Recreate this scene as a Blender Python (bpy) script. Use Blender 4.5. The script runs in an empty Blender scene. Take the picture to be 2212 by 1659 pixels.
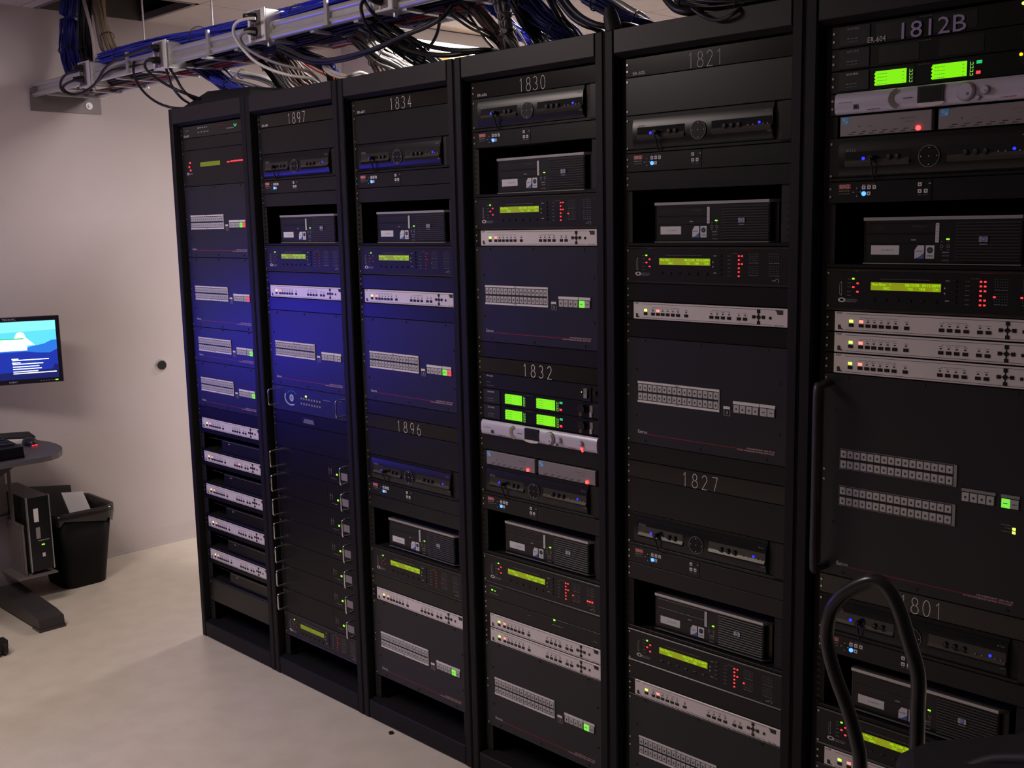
import bpy, math, random
from mathutils import Vector, Matrix
random.seed(7)
SC = bpy.context.scene
COL = SC.collection

# ---------------------------------------------------------------- camera
cam_data = bpy.data.cameras.new('camera')
cam = bpy.data.objects.new('camera', cam_data); COL.objects.link(cam)
yaw, pit, rol = -0.784855, -0.149617, -0.020794
f = Vector((math.sin(yaw)*math.cos(pit), math.cos(yaw)*math.cos(pit), math.sin(pit)))
r = Vector((math.cos(yaw), -math.sin(yaw), 0)); u = r.cross(f)
c_, s_ = math.cos(rol), math.sin(rol)
R_ = c_*r + s_*u; U_ = -s_*r + c_*u
M = Matrix(((R_.x, U_.x, -f.x), (R_.y, U_.y, -f.y), (R_.z, U_.z, -f.z))).to_4x4()
M.translation = Vector((3.88324, -2.06479, 1.64377))
cam.matrix_world = M
cam_data.sensor_width = 36; cam_data.lens = 2324.37*36/2212
cam_data.clip_start = .02
SC.camera = cam
# ---------------------------------------------------------------- view, world
SC.view_settings.view_transform = 'Standard'; SC.view_settings.look = 'None'
SC.view_settings.exposure = 0; SC.view_settings.gamma = 1
SC.view_settings.use_curve_mapping = False
wd = bpy.data.worlds.new('world'); SC.world = wd; wd.use_nodes = True
wd.node_tree.nodes['Background'].inputs[0].default_value = (.30, .24, .30, 1)
wd.node_tree.nodes['Background'].inputs[1].default_value = .01
SC.cycles.use_denoising = True
SC.cycles.max_bounces = 8
# ---------------------------------------------------------------- lights of the room
def area(name, loc, rot, sx, sy, power, col):
    d = bpy.data.lights.new(name, 'AREA'); d.shape = 'RECTANGLE'; d.size = sx; d.size_y = sy
    d.energy = power; d.color = col
    o = bpy.data.objects.new(name, d); COL.objects.link(o); o.location = loc; o.rotation_euler = rot
    return o
area('aisle_troffer_light', (.70, -1.70, 2.650), (0, 0, 0), .55, 1.15, 34, (1, .86, .79))
area('rear_troffer_light', (1.40, .80, 2.650), (0, 0, 0), 1.15, .55, 78, (1, .92, .92))
area('left_rear_troffer_light', (-.45, 2.35, 2.58), (0, 0, 0), .10, 1.0, 22, (1, .93, .85))

# ---------------------------------------------------------------- materials
MATS = {}
def mat(name, col, rough=.5, metal=0, spec=.5, emit=None, es=1.0, var=0.0, vs=40, bump=0, aniso=0):
    m = bpy.data.materials.new(name); m.use_nodes = True; MATS[name] = m
    nt = m.node_tree; b = nt.nodes['Principled BSDF']
    b.inputs['Base Color'].default_value = (*col, 1); b.inputs['Roughness'].default_value = rough
    b.inputs['Metallic'].default_value = metal; b.inputs['Specular IOR Level'].default_value = spec
    if aniso: b.inputs['Anisotropic'].default_value = aniso
    if emit:
        b.inputs['Emission Color'].default_value = (*emit, 1); b.inputs['Emission Strength'].default_value = es
    if var or bump:
        tc = nt.nodes.new('ShaderNodeTexCoord'); n = nt.nodes.new('ShaderNodeTexNoise')
        n.inputs['Scale'].default_value = vs; n.inputs['Detail'].default_value = 4
        nt.links.new(tc.outputs['Object'], n.inputs['Vector'])
        if var:
            mr = nt.nodes.new('ShaderNodeMapRange'); mr.inputs[3].default_value = 1-var; mr.inputs[4].default_value = 1+var
            nt.links.new(n.outputs['Fac'], mr.inputs[0])
            mx = nt.nodes.new('ShaderNodeVectorMath'); mx.operation = 'SCALE'
            mx.inputs[0].default_value = col
            nt.links.new(mr.outputs[0], mx.inputs['Scale']); nt.links.new(mx.outputs[0], b.inputs['Base Color'])
        if bump:
            bp = nt.nodes.new('ShaderNodeBump'); bp.inputs['Strength'].default_value = bump; bp.inputs['Distance'].default_value = .002
            nt.links.new(n.outputs['Fac'], bp.inputs['Height']); nt.links.new(bp.outputs[0], b.inputs['Normal'])
    return m
mat('rack_black', (.010, .0085, .010), .52, spec=.22, var=.12, vs=60)
mat('rack_header', (.023, .019, .021), .45, spec=.3, var=.15, vs=80)
mat('inner_black', (.004, .004, .004), .6)
mat('rear_black', (.006, .005, .006), .7)
mat('panel', (.005, .005, .0068), .30, spec=.42, var=.1, vs=90)
mat('panel_dark', (.0025, .002, .0025), .38, spec=.3)
mat('label_gloss', (.006, .005, .006), .16, spec=.6)
mat('switcher', (.012, .012, .017), .38, var=.08, vs=120)
mat('proc', (.007, .0065, .008), .34, spec=.4)
mat('proc_trim', (.030, .024, .020), .3)
mat('silver_face', (.84, .77, .75), .36, metal=.1, var=.04, vs=50)
mat('amp_face', (.66, .62, .76), .32, metal=.12)
mat('grey_face', (.30, .27, .28), .42, metal=.3)
mat('key_grey', (.52, .50, .50), .45)
mat('strip_white', (.82, .78, .76), .5)
mat('black', (.004, .004, .004), .35)
mat('soft_black', (.008, .008, .009), .6)
mat('ink', (.03, .025, .03), .6)
mat('ink_grey', (.22, .20, .21), .6)
mat('line_white', (.75, .70, .70), .5)
mat('dim_white', (.30, .28, .28), .5)
mat('engrave', (.85, .80, .80), .5)
mat('lavender', (.42, .36, .58), .5)
mat('brand_red', (.50, .06, .06), .5)
mat('line_red', (.45, .01, .03), .5)
mat('screw', (.55, .50, .46), .25, metal=.9)
mat('chrome', (.80, .78, .76), .12, metal=1)
mat('pc_silver', (.55, .54, .56), .28, metal=.7)
mat('pc_black', (.006, .006, .008), .32)
mat('pc_grille', (.055, .05, .055), .35)
mat('sticker_white', (.78, .76, .78), .5)
mat('sticker_blue', (.10, .18, .55), .4)
mat('blue_logo', (.10, .35, .62), .5, emit=(.05, .25, .6), es=.08)
mat('brass', (.60, .42, .18), .3, metal=.9)
mat('gloss_curve', (.012, .012, .016), .14, spec=.7)
mat('gloss_lip', (.10, .09, .07), .25, metal=.5)
mat('navy_face', (.010, .012, .045), .38)
mat('eye_teal', (.02, .18, .28), .4)
mat('eye_pale', (.45, .60, .68), .4)
mat('galv', (.60, .59, .58), .38, metal=.6, var=.15, vs=30)
mat('tray_zinc', (.60, .60, .58), .30, metal=.5)
mat('bracket_grey', (.22, .19, .19), .45, metal=.4)
mat('box_white', (.80, .78, .76), .4)
mat('plug_black', (.012, .011, .010), .4)
for n, c in (('cab_blue_shaded', (.018, .024, .24)), ('cab_blue', (.03, .05, .60)), ('cab_navy', (.012, .016, .13)), ('cab_black', (.007, .006, .007)), ('cab_beige', (.42, .34, .22)),  # first entry is the blue cable with its shade put into the colour
             ('cab_grey', (.26, .24, .23)), ('cab_white', (.74, .72, .66)), ('cab_brown', (.15, .10, .085)), ('cab_red', (.60, .05, .04)), ('cab_pale', (.55, .48, .44))):
    mat(n, c, .42, var=.25, vs=25)
mat('desk_grey', (.075, .065, .080), .45, var=.1)
mat('desk_edge', (.10, .09, .10), .4)
mat('col_grey', (.20, .18, .20), .4, metal=.3)
mat('foot_dark', (.045, .038, .042), .4)
mat('foot_red', (.09, .015, .018), .45)
mat('bin_black', (.003, .0027, .0027), .55, spec=.25)
mat('bin_rim', (.02, .018, .018), .4)
mat('liner', (.028, .025, .024), .18)
mat('card', (.075, .065, .06), .6)
mat('paper', (.80, .77, .78), .7)
mat('yellow_paper', (.55, .52, .10), .7)
mat('bezel', (.014, .012, .018), .3)
mat('tan', (.45, .30, .10), .5)
mat('tube_grey', (.022, .022, .026), .24, spec=.5)
mat('case_black', (.006, .006, .006), .75, bump=.4, vs=120)
mat('tile', (.60, .55, .50), .8)
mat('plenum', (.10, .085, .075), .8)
def emi(name, col, s, base=(.02, .02, .02)):
    mat(name, base, .4, emit=col, es=s)
emi('lcd_lime', (.24, .92, .0), .95)
emi('lcd_lime_text', (.06, .55, .0), .5)
emi('lcd_yellow', (.40, .46, .0), .55)
emi('lcd_yellow_text', (.36, .95, .0), 1.0)
emi('lcd_dim', (.36, .42, .0), .38)
emi('led_green', (.20, 1, .02), 2.6)
emi('led_lime', (.60, 1, .08), 2.2)
emi('led_red', (1, .03, .04), 2.0)
emi('led_red_hot', (1, .03, .03), 6.0)
emi('led_red_dim', (1, .03, .03), .22)
emi('led_pink', (1, .22, .16), 1.8)
emi('led_blue', (.02, .12, 1), 5.0)
emi('led_blue_hot', (.03, .12, 1), 6.0)
emi('led_blue_small', (.02, .03, 1), 1.6)
emi('led_amber', (1, .52, .0), 2.0)
emi('key_green', (.25, .95, .08), .85)
emi('key_red', (1, .12, .16), .75)
emi('key_mint', (.03, .8, .25), .7)
emi('scr_sky', (.10, .62, .98), 1.3)
emi('scr_sky2', (.22, .80, 1.0), 1.3)
emi('scr_white', (.85, .95, 1), 1.9)
emi('scr_mid', (.02, .18, .75), 1.1)
emi('scr_deep', (.006, .03, .42), 1.0)
emi('scr_night', (.004, .012, .16), .8)
emi('scr_green', (.02, .7, .25), 1.0)
emi('scr_blue_big', (.05, .038, 1.0), 10)
emi('tube_glow', (1, .94, .85), 14)
emi('troffer_glow', (1, .90, .84), 2.5)

# painted wall, vinyl floor, ceiling tiles
def surf(name, base, dark, scale, rough, speck=.0, tile=None, bump=.05):
    m = bpy.data.materials.new(name); m.use_nodes = True; MATS[name] = m; nt = m.node_tree
    b = nt.nodes['Principled BSDF']; b.inputs['Roughness'].default_value = rough
    tc = nt.nodes.new('ShaderNodeTexCoord')
    n = nt.nodes.new('ShaderNodeTexNoise'); n.inputs['Scale'].default_value = scale; n.inputs['Detail'].default_value = 6
    nt.links.new(tc.outputs['Object'], n.inputs['Vector'])
    cr = nt.nodes.new('ShaderNodeValToRGB'); cr.color_ramp.elements[0].position = .35; cr.color_ramp.elements[1].position = .62
    cr.color_ramp.elements[0].color = (*dark, 1); cr.color_ramp.elements[1].color = (*base, 1)
    nt.links.new(n.outputs['Fac'], cr.inputs[0]); out = cr.outputs[0]
    if speck:
        v = nt.nodes.new('ShaderNodeTexVoronoi'); v.inputs['Scale'].default_value = 130
        nt.links.new(tc.outputs['Object'], v.inputs['Vector'])
        c2 = nt.nodes.new('ShaderNodeValToRGB'); c2.color_ramp.elements[0].position = .10; c2.color_ramp.elements[1].position = .22
        c2.color_ramp.elements[0].color = (1-speck,)*3+(1,); c2.color_ramp.elements[1].color = (1, 1, 1, 1)
        nt.links.new(v.outputs['Distance'], c2.inputs[0])
        mx = nt.nodes.new('ShaderNodeMix'); mx.data_type = 'RGBA'; mx.blend_type = 'MULTIPLY'; mx.inputs[0].default_value = 1
        nt.links.new(out, mx.inputs[6]); nt.links.new(c2.outputs[0], mx.inputs[7]); out = mx.outputs[2]
    if tile:
        br = nt.nodes.new('ShaderNodeTexBrick'); br.offset = 0; br.inputs['Scale'].default_value = 1
        br.inputs['Brick Width'].default_value = tile[0]; br.inputs['Row Height'].default_value = tile[0]
        br.inputs['Mortar Size'].default_value = tile[1]; br.inputs['Color1'].default_value = (1, 1, 1, 1); br.inputs['Color2'].default_value = (1, 1, 1, 1)
        br.inputs['Mortar'].default_value = (.55, .53, .5, 1)
        mp = nt.nodes.new('ShaderNodeMapping'); mp.inputs['Location'].default_value = tile[2]
        nt.links.new(tc.outputs['Object'], mp.inputs[0]); nt.links.new(mp.outputs[0], br.inputs['Vector'])
        mx = nt.nodes.new('ShaderNodeMix'); mx.data_type = 'RGBA'; mx.blend_type = 'MULTIPLY'; mx.inputs[0].default_value = 1
        nt.links.new(out, mx.inputs[6]); nt.links.new(br.outputs['Color'], mx.inputs[7]); out = mx.outputs[2]
    nt.links.new(out, b.inputs['Base Color'])
    if bump:
        bp = nt.nodes.new('ShaderNodeBump'); bp.inputs['Strength'].default_value = bump; bp.inputs['Distance'].default_value = .003
        n2 = nt.nodes.new('ShaderNodeTexNoise'); n2.inputs['Scale'].default_value = 160
        nt.links.new(tc.outputs['Object'], n2.inputs['Vector'])
        nt.links.new(n2.outputs['Fac'], bp.inputs['Height']); nt.links.new(bp.outputs[0], b.inputs['Normal'])
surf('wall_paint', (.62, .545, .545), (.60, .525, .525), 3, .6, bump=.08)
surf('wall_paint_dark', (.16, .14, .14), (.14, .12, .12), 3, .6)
surf('floor_vinyl', (.76, .68, .575), (.70, .62, .52), 9, .33, speck=.14, bump=.02)
surf('ceiling_tile', (.62, .56, .53), (.59, .53, .50), 12, .85, tile=(.6, .004, (.76, 0, 0)), bump=.15)
surf('base_vinyl', (.60, .53, .52), (.58, .51, .50), 5, .40)

# ---------------------------------------------------------------- mesh builder
TEXTS = {}
def text_geo(s):
    if s in TEXTS: return TEXTS[s]
    cu = bpy.data.curves.new('t', 'FONT'); cu.body = s; cu.size = 1; cu.resolution_u = 2
    o = bpy.data.objects.new('t', cu); me = o.to_mesh()
    vs = [(v.co.x, v.co.y) for v in me.vertices]; fs = [tuple(p.vertices) for p in me.polygons]
    o.to_mesh_clear(); bpy.data.objects.remove(o); bpy.data.curves.remove(cu)
    xs = [v[0] for v in vs] or [0]; ys = [v[1] for v in vs] or [0]
    x0, y0 = min(xs), min(ys); w, h = max(xs)-x0 or 1, max(ys)-y0 or 1
    TEXTS[s] = ([((x-x0)/h, (y-y0)/h) for x, y in vs], fs, w/h); return TEXTS[s]
def ell(cx, cz, rx, rz, a0=0, a1=360, n=28):
    return [(cx+rx*math.cos(math.radians(a0+(a1-a0)*i/n)), cz+rz*math.sin(math.radians(a0+(a1-a0)*i/n))) for i in range(n+1)]
STROKE = {'1': ([[(.12, .80), (.30, 1), (.30, 0)]], .42), '8': ([ell(.28, .76, .21, .24), ell(.28, .26, .27, .26)], .56),
          '9': ([ell(.28, .70, .26, .30), [(.54, .70), (.52, .35), (.36, 0)]], .56), '6': ([ell(.28, .30, .26, .30), [(.02, .30), (.06, .66), (.30, 1)]], .56),
          '7': ([[(.02, 1), (.52, 1), (.22, 0)]], .52), '3': ([ell(.24, .75, .22, .25, 150, -90), ell(.22, .25, .28, .25, 90, -150)], .50),
          '4': ([[(.38, 0), (.38, 1), (.02, .30), (.54, .30)]], .54), '0': ([ell(.28, .5, .26, .5)], .56),
          '2': ([ell(.26, .74, .24, .26, 165, -35)+[(.02, 0), (.54, 0)]], .54)}
SCREW = {}; KIDS = {}
def link(o, parent): o.parent = parent; KIDS.setdefault(parent.name, []).append(o)
class MB:
    def __init__(s): s.screws = []; s.v = []; s.f = []; s.m = []; s.names = []; s.smooth = []
    def mi(s, m):
        if m not in s.names: s.names.append(m)
        return s.names.index(m)
    def add(s, vs, fs, m, sm=False):
        b = len(s.v); k = s.mi(m); s.v += vs
        for q in fs: s.f.append(tuple(i+b for i in q)); s.m.append(k); s.smooth.append(sm)
    def box(s, x0, x1, y0, y1, z0, z1, m):
        vs = [(x, y, z) for x in (x0, x1) for y in (y0, y1) for z in (z0, z1)]
        s.add(vs, [(0, 1, 3, 2), (4, 6, 7, 5), (0, 4, 5, 1), (2, 3, 7, 6), (0, 2, 6, 4), (1, 5, 7, 3)], m)
    def plate(s, x0, x1, z0, z1, m, yf=0, yb=.004, b=.0008):
        # slab facing -y with a small bevel round its front
        o = [(x0, z0), (x1, z0), (x1, z1), (x0, z1)]; i = [(x0+b, z0+b), (x1-b, z0+b), (x1-b, z1-b), (x0+b, z1-b)]
        vs = [(x, yb, z) for x, z in o]+[(x, yf+b, z) for x, z in o]+[(x, yf, z) for x, z in i]
        fs = [(0, 1, 2, 3)]
        for a in (0, 4):
            for k in range(4): fs.append((a+k, a+4+k, a+4+(k+1) % 4, a+(k+1) % 4))
        fs.append((11, 10, 9, 8)); s.add(vs, fs, m)
    def poly(s, pts, y, m, th=0):
        n = len(pts); s.add([(x, y, z) for x, z in pts], [tuple(range(n))], m)
        if th:
            s.add([(x, y, z) for x, z in pts]+[(x, y+th, z) for x, z in pts], [(k, k+n, (k+1) % n+n, (k+1) % n) for k in range(n)], m)
    def cyl(s, c, ax, r, d, m, seg=14, r2=None, sm=True):
        a = Vector(ax).normalized(); t = Vector((0, 0, 1)) if abs(a.z) < .9 else Vector((1, 0, 0))
        e1 = a.cross(t).normalized(); e2 = a.cross(e1); c = Vector(c); r2 = r if r2 is None else r2
        vs = []
        for q, rr in ((c, r), (c+a*d, r2)):
            for k in range(seg):
                w = 2*math.pi*k/seg; vs.append(tuple(q+e1*rr*math.cos(w)+e2*rr*math.sin(w)))
        s.add(vs, [(k, (k+1) % seg, seg+(k+1) % seg, seg+k) for k in range(seg)], m, sm)
        s.add(vs, [tuple(range(seg))[::-1], tuple(range(seg, 2*seg))], m)
    def ring(s, cx, cz, y, ro, ri, m, a0=0, a1=360, n=24, ez=1, th=0):
        vs = []
        for k in range(n+1):
            w = math.radians(a0+(a1-a0)*k/n)
            vs += [(cx+ro*math.cos(w), y, cz+ro*ez*math.sin(w)), (cx+ri*math.cos(w), y, cz+ri*ez*math.sin(w))]
        s.add(vs, [(2*k, 2*k+1, 2*k+3, 2*k+2) for k in range(n)], m)
    def text(s, t, x, z, h, m, y=-.0006, w=None, slant=0):
        vs, fs, asp = text_geo(t); k = h if w is None else w/asp
        s.add([(x+a*k+b*h*slant, y, z+b*h) for a, b in vs], fs, m)
    def strokes(s, t, x, z, h, m, wd, adv=None, y=-.0006):
        for ch in t:
            ls, cw = STROKE[ch]
            for L in ls:
                P_ = [Vector((x+a*h*.85, z+b*h)) for a, b in L]; P_ = [p for i, p in enumerate(P_) if i == 0 or (p-P_[i-1]).length > 1e-6]; n = len(P_); vs = []
                closed = (P_[0]-P_[-1]).length < 1e-5
                for i, p in enumerate(P_):
                    d1 = (p-P_[i-1]).normalized() if i else None; d2 = (P_[i+1]-p).normalized() if i < n-1 else None
                    if closed and i in (0, n-1): d1 = (P_[-1]-P_[-2]).normalized(); d2 = (P_[1]-P_[0]).normalized()
                    d1 = d1 or d2; d2 = d2 or d1; d = (d1+d2).normalized(); k = min(1/max(d.dot(d1), .4), 2); nn = Vector((-d.y, d.x))*wd/2*k
                    vs += [(p.x-nn.x, y, p.y-nn.y), (p.x+nn.x, y, p.y+nn.y)]
                s.add(vs, [(2*i, 2*i+2, 2*i+3, 2*i+1) for i in range(n-1)], m)
            x += adv if adv else cw*h
    def tube(s, pts, r, m, seg=8, cap=True):
        pts = [Vector(p) for p in pts]; n = len(pts); vs = []; nrm = None
        for i, p in enumerate(pts):
            d = (pts[min(i+1, n-1)]-pts[max(i-1, 0)]).normalized()
            if nrm is None: nrm = d.orthogonal().normalized()
            nrm = (nrm-d*nrm.dot(d)).normalized(); b = d.cross(nrm)
            rr = r[i] if isinstance(r, (list, tuple)) else r
            for k in range(seg):
                w = 2*math.pi*k/seg; vs.append(tuple(p+nrm*rr*math.cos(w)+b*rr*math.sin(w)))
        fs = [(i*seg+k, i*seg+(k+1) % seg, (i+1)*seg+(k+1) % seg, (i+1)*seg+k) for i in range(n-1) for k in range(seg)]
        s.add(vs, fs, m, True)
        if cap: s.add([vs[k] for k in range(seg)]+[vs[(n-1)*seg+k] for k in range(seg)], [tuple(range(seg)), tuple(range(seg, 2*seg))], m)
    def build(s, name, parent=None, loc=(0, 0, 0)):
        me = bpy.data.meshes.new(name); me.from_pydata(s.v, [], s.f)
        for n in s.names: me.materials.append(MATS[n])
        me.polygons.foreach_set('material_index', s.m); me.polygons.foreach_set('use_smooth', s.smooth); me.update()
        o = bpy.data.objects.new(name, me); COL.objects.link(o); o.location = loc
        if parent: link(o, parent)
        for x, y, z, mm in s.screws:
            if mm not in SCREW: q = MB(); q.cyl((0, 0, 0), (0, -1, 0), .0026 if mm == 'screw' else .0032, .0016, mm, 8); k = q.build('screw'); SCREW[mm] = k.data; k.location = (x, y, z); link(k, o)
            else: k = bpy.data.objects.new('screw', SCREW[mm]); COL.objects.link(k); k.location = (x, y, z); link(k, o)
        return o
def smooth_path(pts, sub=5):
    pts = [Vector(p) for p in pts]; out = []
    for i in range(len(pts)-1):
        p0, p1, p2, p3 = pts[max(i-1, 0)], pts[i], pts[i+1], pts[min(i+2, len(pts)-1)]
        for k in range(sub):
            t = k/sub; out.append(.5*((2*p1)+(p2-p0)*t+(2*p0-5*p1+4*p2-p3)*t*t+(3*p1-p0-3*p2+p3)*t**3))
    out.append(pts[-1]); return out
def thing(name, label=None, cat=None, loc=(0, 0, 0), rz=0, group=None):
    o = bpy.data.objects.new(name, None); COL.objects.link(o); o.location = loc; o.rotation_euler.z = rz
    o.empty_display_size = .05
    return tag(o, label, cat, group)
def tag(o, label=None, cat=None, group=None):
    if label: o['label'] = label
    if cat: o['category'] = cat
    if group: o['group'] = group
    return o
def struct(o): o['kind'] = 'structure'; return o
def copy_tree(o, parent=None):
    c = o.copy(); COL.objects.link(c)
    if parent: link(c, parent)
    for ch in KIDS.get(o.name, ()): copy_tree(ch, c)
    return c
# ---------------------------------------------------------------- the room
WX = -1.31; CZ = 2.665
def sbox(name, *a):
    m = MB(); m.box(*a); return struct(m.build(name))
sbox('floor', -1.5, 5.6, -4.2, 3.8, -.1, 0, 'floor_vinyl')
sbox('wall_left', WX-.12, WX, -4.2, 1.80, 0, CZ, 'wall_paint')
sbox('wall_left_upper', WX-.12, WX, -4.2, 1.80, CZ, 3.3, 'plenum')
sbox('wall_left_rear', -1.0, -.86, 1.80, 3.8, 0, 3.3, 'wall_paint')
sbox('wall_left_return', WX-.12, -.86, 1.80, 1.92, 0, 3.3, 'wall_paint')
sbox('wall_rear', -.86, 5.6, 3.7, 3.8, 0, 3.3, 'wall_paint')
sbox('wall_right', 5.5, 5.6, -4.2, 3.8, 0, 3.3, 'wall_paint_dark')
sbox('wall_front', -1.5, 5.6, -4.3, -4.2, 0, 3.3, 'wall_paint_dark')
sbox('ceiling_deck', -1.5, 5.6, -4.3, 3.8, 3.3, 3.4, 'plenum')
m = MB()
hx0, hx1, hy0, hy1 = -1.31, -.76, .06, .60
m.box(WX, 5.5, -4.2, hy0, CZ, CZ+.02, 'ceiling_tile'); m.box(WX, 5.5, hy1, 3.7, CZ, CZ+.02, 'ceiling_tile')
m.box(hx1, 5.5, hy0, hy1, CZ, CZ+.02, 'ceiling_tile')
struct(m.build('ceiling'))
m = MB(); m.box(WX-.005, hx1, hy1-.02, hy1, CZ-.002, CZ+.03, 'bracket_grey'); m.box(hx1-.02, hx1, hy0, hy1, CZ-.002, CZ+.03, 'bracket_grey'); m.box(WX, hx1, hy0, hy0+.02, CZ-.002, CZ+.03, 'bracket_grey')
struct(m.build('trim_1'))
m = MB()
for a in (0, 1):
    m.box(WX, WX+.004, -4.2, 1.80, 0, .095, 'base_vinyl'); m.box(WX+.004, WX+.012, -4.2, 1.80, 0, .012, 'base_vinyl'); break
struct(m.build('baseboard_left'))
# ceiling troffers that light the room (out of the photo)
def troffer(x, y, sx, sy, label):
    t = thing('ceiling_light', label, 'ceiling light', (x, y, CZ))
    a = MB(); w = .03
    for q in ((-sx/2, -sx/2+w, -sy/2, sy/2), (sx/2-w, sx/2, -sy/2, sy/2), (-sx/2+w, sx/2-w, -sy/2, -sy/2+w), (-sx/2+w, sx/2-w, sy/2-w, sy/2)): a.box(*q, -.012, .0, 'strip_white')
    a.build('frame', t); d = MB(); d.box(-sx/2+w, sx/2-w, -sy/2+w, sy/2-w, -.006, .0, 'troffer_glow'); d.build('diffuser', t)
troffer(.70, -1.70, .6, 1.2, 'recessed fluorescent troffer in the ceiling over the aisle')
troffer(1.40, .80, 1.2, .6, 'recessed fluorescent troffer in the ceiling behind the racks')
# strip lamp near the rear wall, glimpsed between the cables
t = thing('strip_lamp', 'bright bare strip lamp glimpsed between cables above the rack headed 1834', 'lamp', (-.62, 2.0, 2.60))
a = MB(); a.box(-.05, .05, -.35, .45, .0, .06, 'box_white'); a.build('housing', t)
a = MB(); a.cyl((0, -.33, -.022), (0, 1, 0), .016, .76, 'tube_glow', 12); a.build('tube', t)
a = MB(); a.box(-.03, .04, -.02, .10, -.11, -.045, 'tan'); a.build('end_cap', t)['label'] = 'tan end cap'

# ---------------------------------------------------------------- racks
P = .538902; GY = .02245; Z0 = 1.97824; U = .04445; TOP = 2.0923
NAMES = ['leftmost rack', 'rack headed 1897', 'rack headed 1834', 'rack headed 1830', 'rack headed 1821', 'rack headed 1812B']
def make_rack():
    t = thing('equipment_rack', '', 'equipment rack', (0, 0, 0), 0, 'row of black equipment racks')
    for x0, x1, ins in ((.003, .029, 1), (.510, .536, 0)):
        p = MB(); p.plate(x0, x1, 0, TOP, 'rack_black', yb=.004, b=.003)
        xi = (x1-.003, x1) if ins else (x0, x0+.003); p.box(*xi, .004, .05, 0, TOP, 'inner_black'); p.build('post', t)
    h = MB(); h.plate(.0305, .5085, 2.0365, TOP-.0005, 'rack_header', yf=.0005, yb=.01, b=.0015)
    h.add([(.0305, .002, 2.0360), (.5085, .002, 2.0360), (.5085, .016, 2.027), (.0305, .016, 2.027)], [(0, 1, 2, 3)], 'rack_black')
    h.add([(.0305, .016, 2.027), (.5085, .016, 2.027), (.5085, .05, 2.027), (.0305, .05, 2.027)], [(0, 1, 2, 3)], 'inner_black')
    h.build('header_panel', t)
    b = MB(); b.plate(.0305, .5085, .002, .064, 'rack_black', yf=.0015, yb=.02, b=.003)
    b.add([(.0305, .004, .0642), (.5085, .004, .0642), (.5085, .040, .073), (.0305, .040, .073)], [(0, 1, 2, 3)], 'rack_black')
    b.build('base_panel', t)
    for x0, x1 in ((.036, .064), (.475, .503)):
        q = MB(); q.box(x0, x1, GY+.006, GY+.010, .073, 2.03, 'rear_black')
        for i in range(0, 44*3):
            z = 2.015-i*U/3
            if z < .09: break
            q.box((x0+x1)/2-.004 if x0 < .1 else x0+.01, (x0+x1)/2+.004 if x0 < .1 else x0+.018, GY+.0055, GY+.0061, z-.003, z+.003, 'black')
        q.build('mounting_rail', t)
    for x0, x1 in ((.001, .003), (.536, .538)):
        q = MB(); q.box(x0, x1, .004, .62, .0, TOP-.002, 'rack_black'); q.build('side_panel', t)
    q = MB(); q.box(.003, .536, .05, .62, TOP-.006, TOP-.002, 'rack_black'); q.build('top_panel', t)
    q = MB(); q.box(.003, .536, .045, .62, .060, .066, 'inner_black'); q.build('bottom_panel', t)
    q = MB(); q.box(.003, .536, .62, .625, 0, TOP-.002, 'inner_black'); q.build('rear_door', t)
    return t
rack0 = make_rack()
RL = ['leftmost black equipment rack, beside the beige wall', 'black equipment rack whose header strip reads 1897', 'black equipment rack whose header strip reads 1834',
      'black equipment rack whose header strip reads 1830', 'black equipment rack whose header strip reads 1821', 'black equipment rack at the right edge, headed 1812B']
for k in range(6):
    o = rack0 if k == 0 else copy_tree(rack0)
    o.location = (k*P, 0, 0); o['label'] = RL[k]
o6 = o
m = MB(); m.tube(smooth_path([(.062, .02, 1.290), (.062, -.018, 1.286), (.062, -.028, 1.27), (.062, -.028, 1.09), (.062, -.028, .905), (.062, -.018, .889), (.062, .02, .885)], 4), .0085, 'foot_dark', 10)
m.build('pull_handle', o6)

# ---------------------------------------------------------------- units in the racks
W = .427; XL = .072
def X(s): return XL+s*W
def ears(m, h, mt, x0=.0505, x1=.512, yf=0, screws=True):
    m.plate(x0, x1, .0007, h-.0007, mt, yf=yf)
    if screws:
        for z in ([h/2-.008, h/2+.008] if h < .05 else [.010, h-.010] + ([h/2-.01, h/2+.012] if h > .15 else [])):
            for x in (.0555, .504): m.screws.append((x, yf, z, 'screw'))
class Face:
    """a unit's face: fractions across the visible face and units of height down from its top"""
    def __init__(s, root, nU): s.t = root; s.h = nU*U; s.n = nU
    def Z(s, t): return s.h*(1-t)
    def part(s, name, fn, label=None, par=None):
        m = MB(); fn(m); o = m.build(name, par or s.t)
        if label: o['label'] = label
        return o
    def key(s, cs, ct, w, h, mt, d=.002, name='button', label=None):
        m = MB(); x, z = X(cs), s.Z(ct); m.plate(x-w/2, x+w/2, z-h/2, z+h/2, mt, yf=-d, yb=0, b=min(.0005, w/5)); o = m.build(name, s.t)
        if label: o['label'] = label
        return o
    def led(s, cs, ct, mt, w=.003, h=.003, name='status_led', d=.0012):
        m = MB(); x, z = X(cs), s.Z(ct); m.plate(x-w/2, x+w/2, z-h/2, z+h/2, mt, yf=-d, yb=0, b=.0004); return m.build(name, s.t)
    def chassis(s, x0=.06, x1=.48, d=.35):
        m = MB(); m.box(x0, x1, .0045, d, .002, s.h-.002, 'rear_black'); m.build('chassis', s.t)
def dashes(m, s0, s1, z, mt, n, hh=.0012, y=-.0005, gap=.3):
    x0, x1 = X(s0), X(s1); st = (x1-x0)/n; rr = random.Random(int(s0*1000)+n)
    for i in range(n):
        a = x0+i*st; m.box(a, a+st*(1-gap*rr.uniform(.4, 1.4)), y, 0, z-hh/2, z+hh/2, mt)

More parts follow.
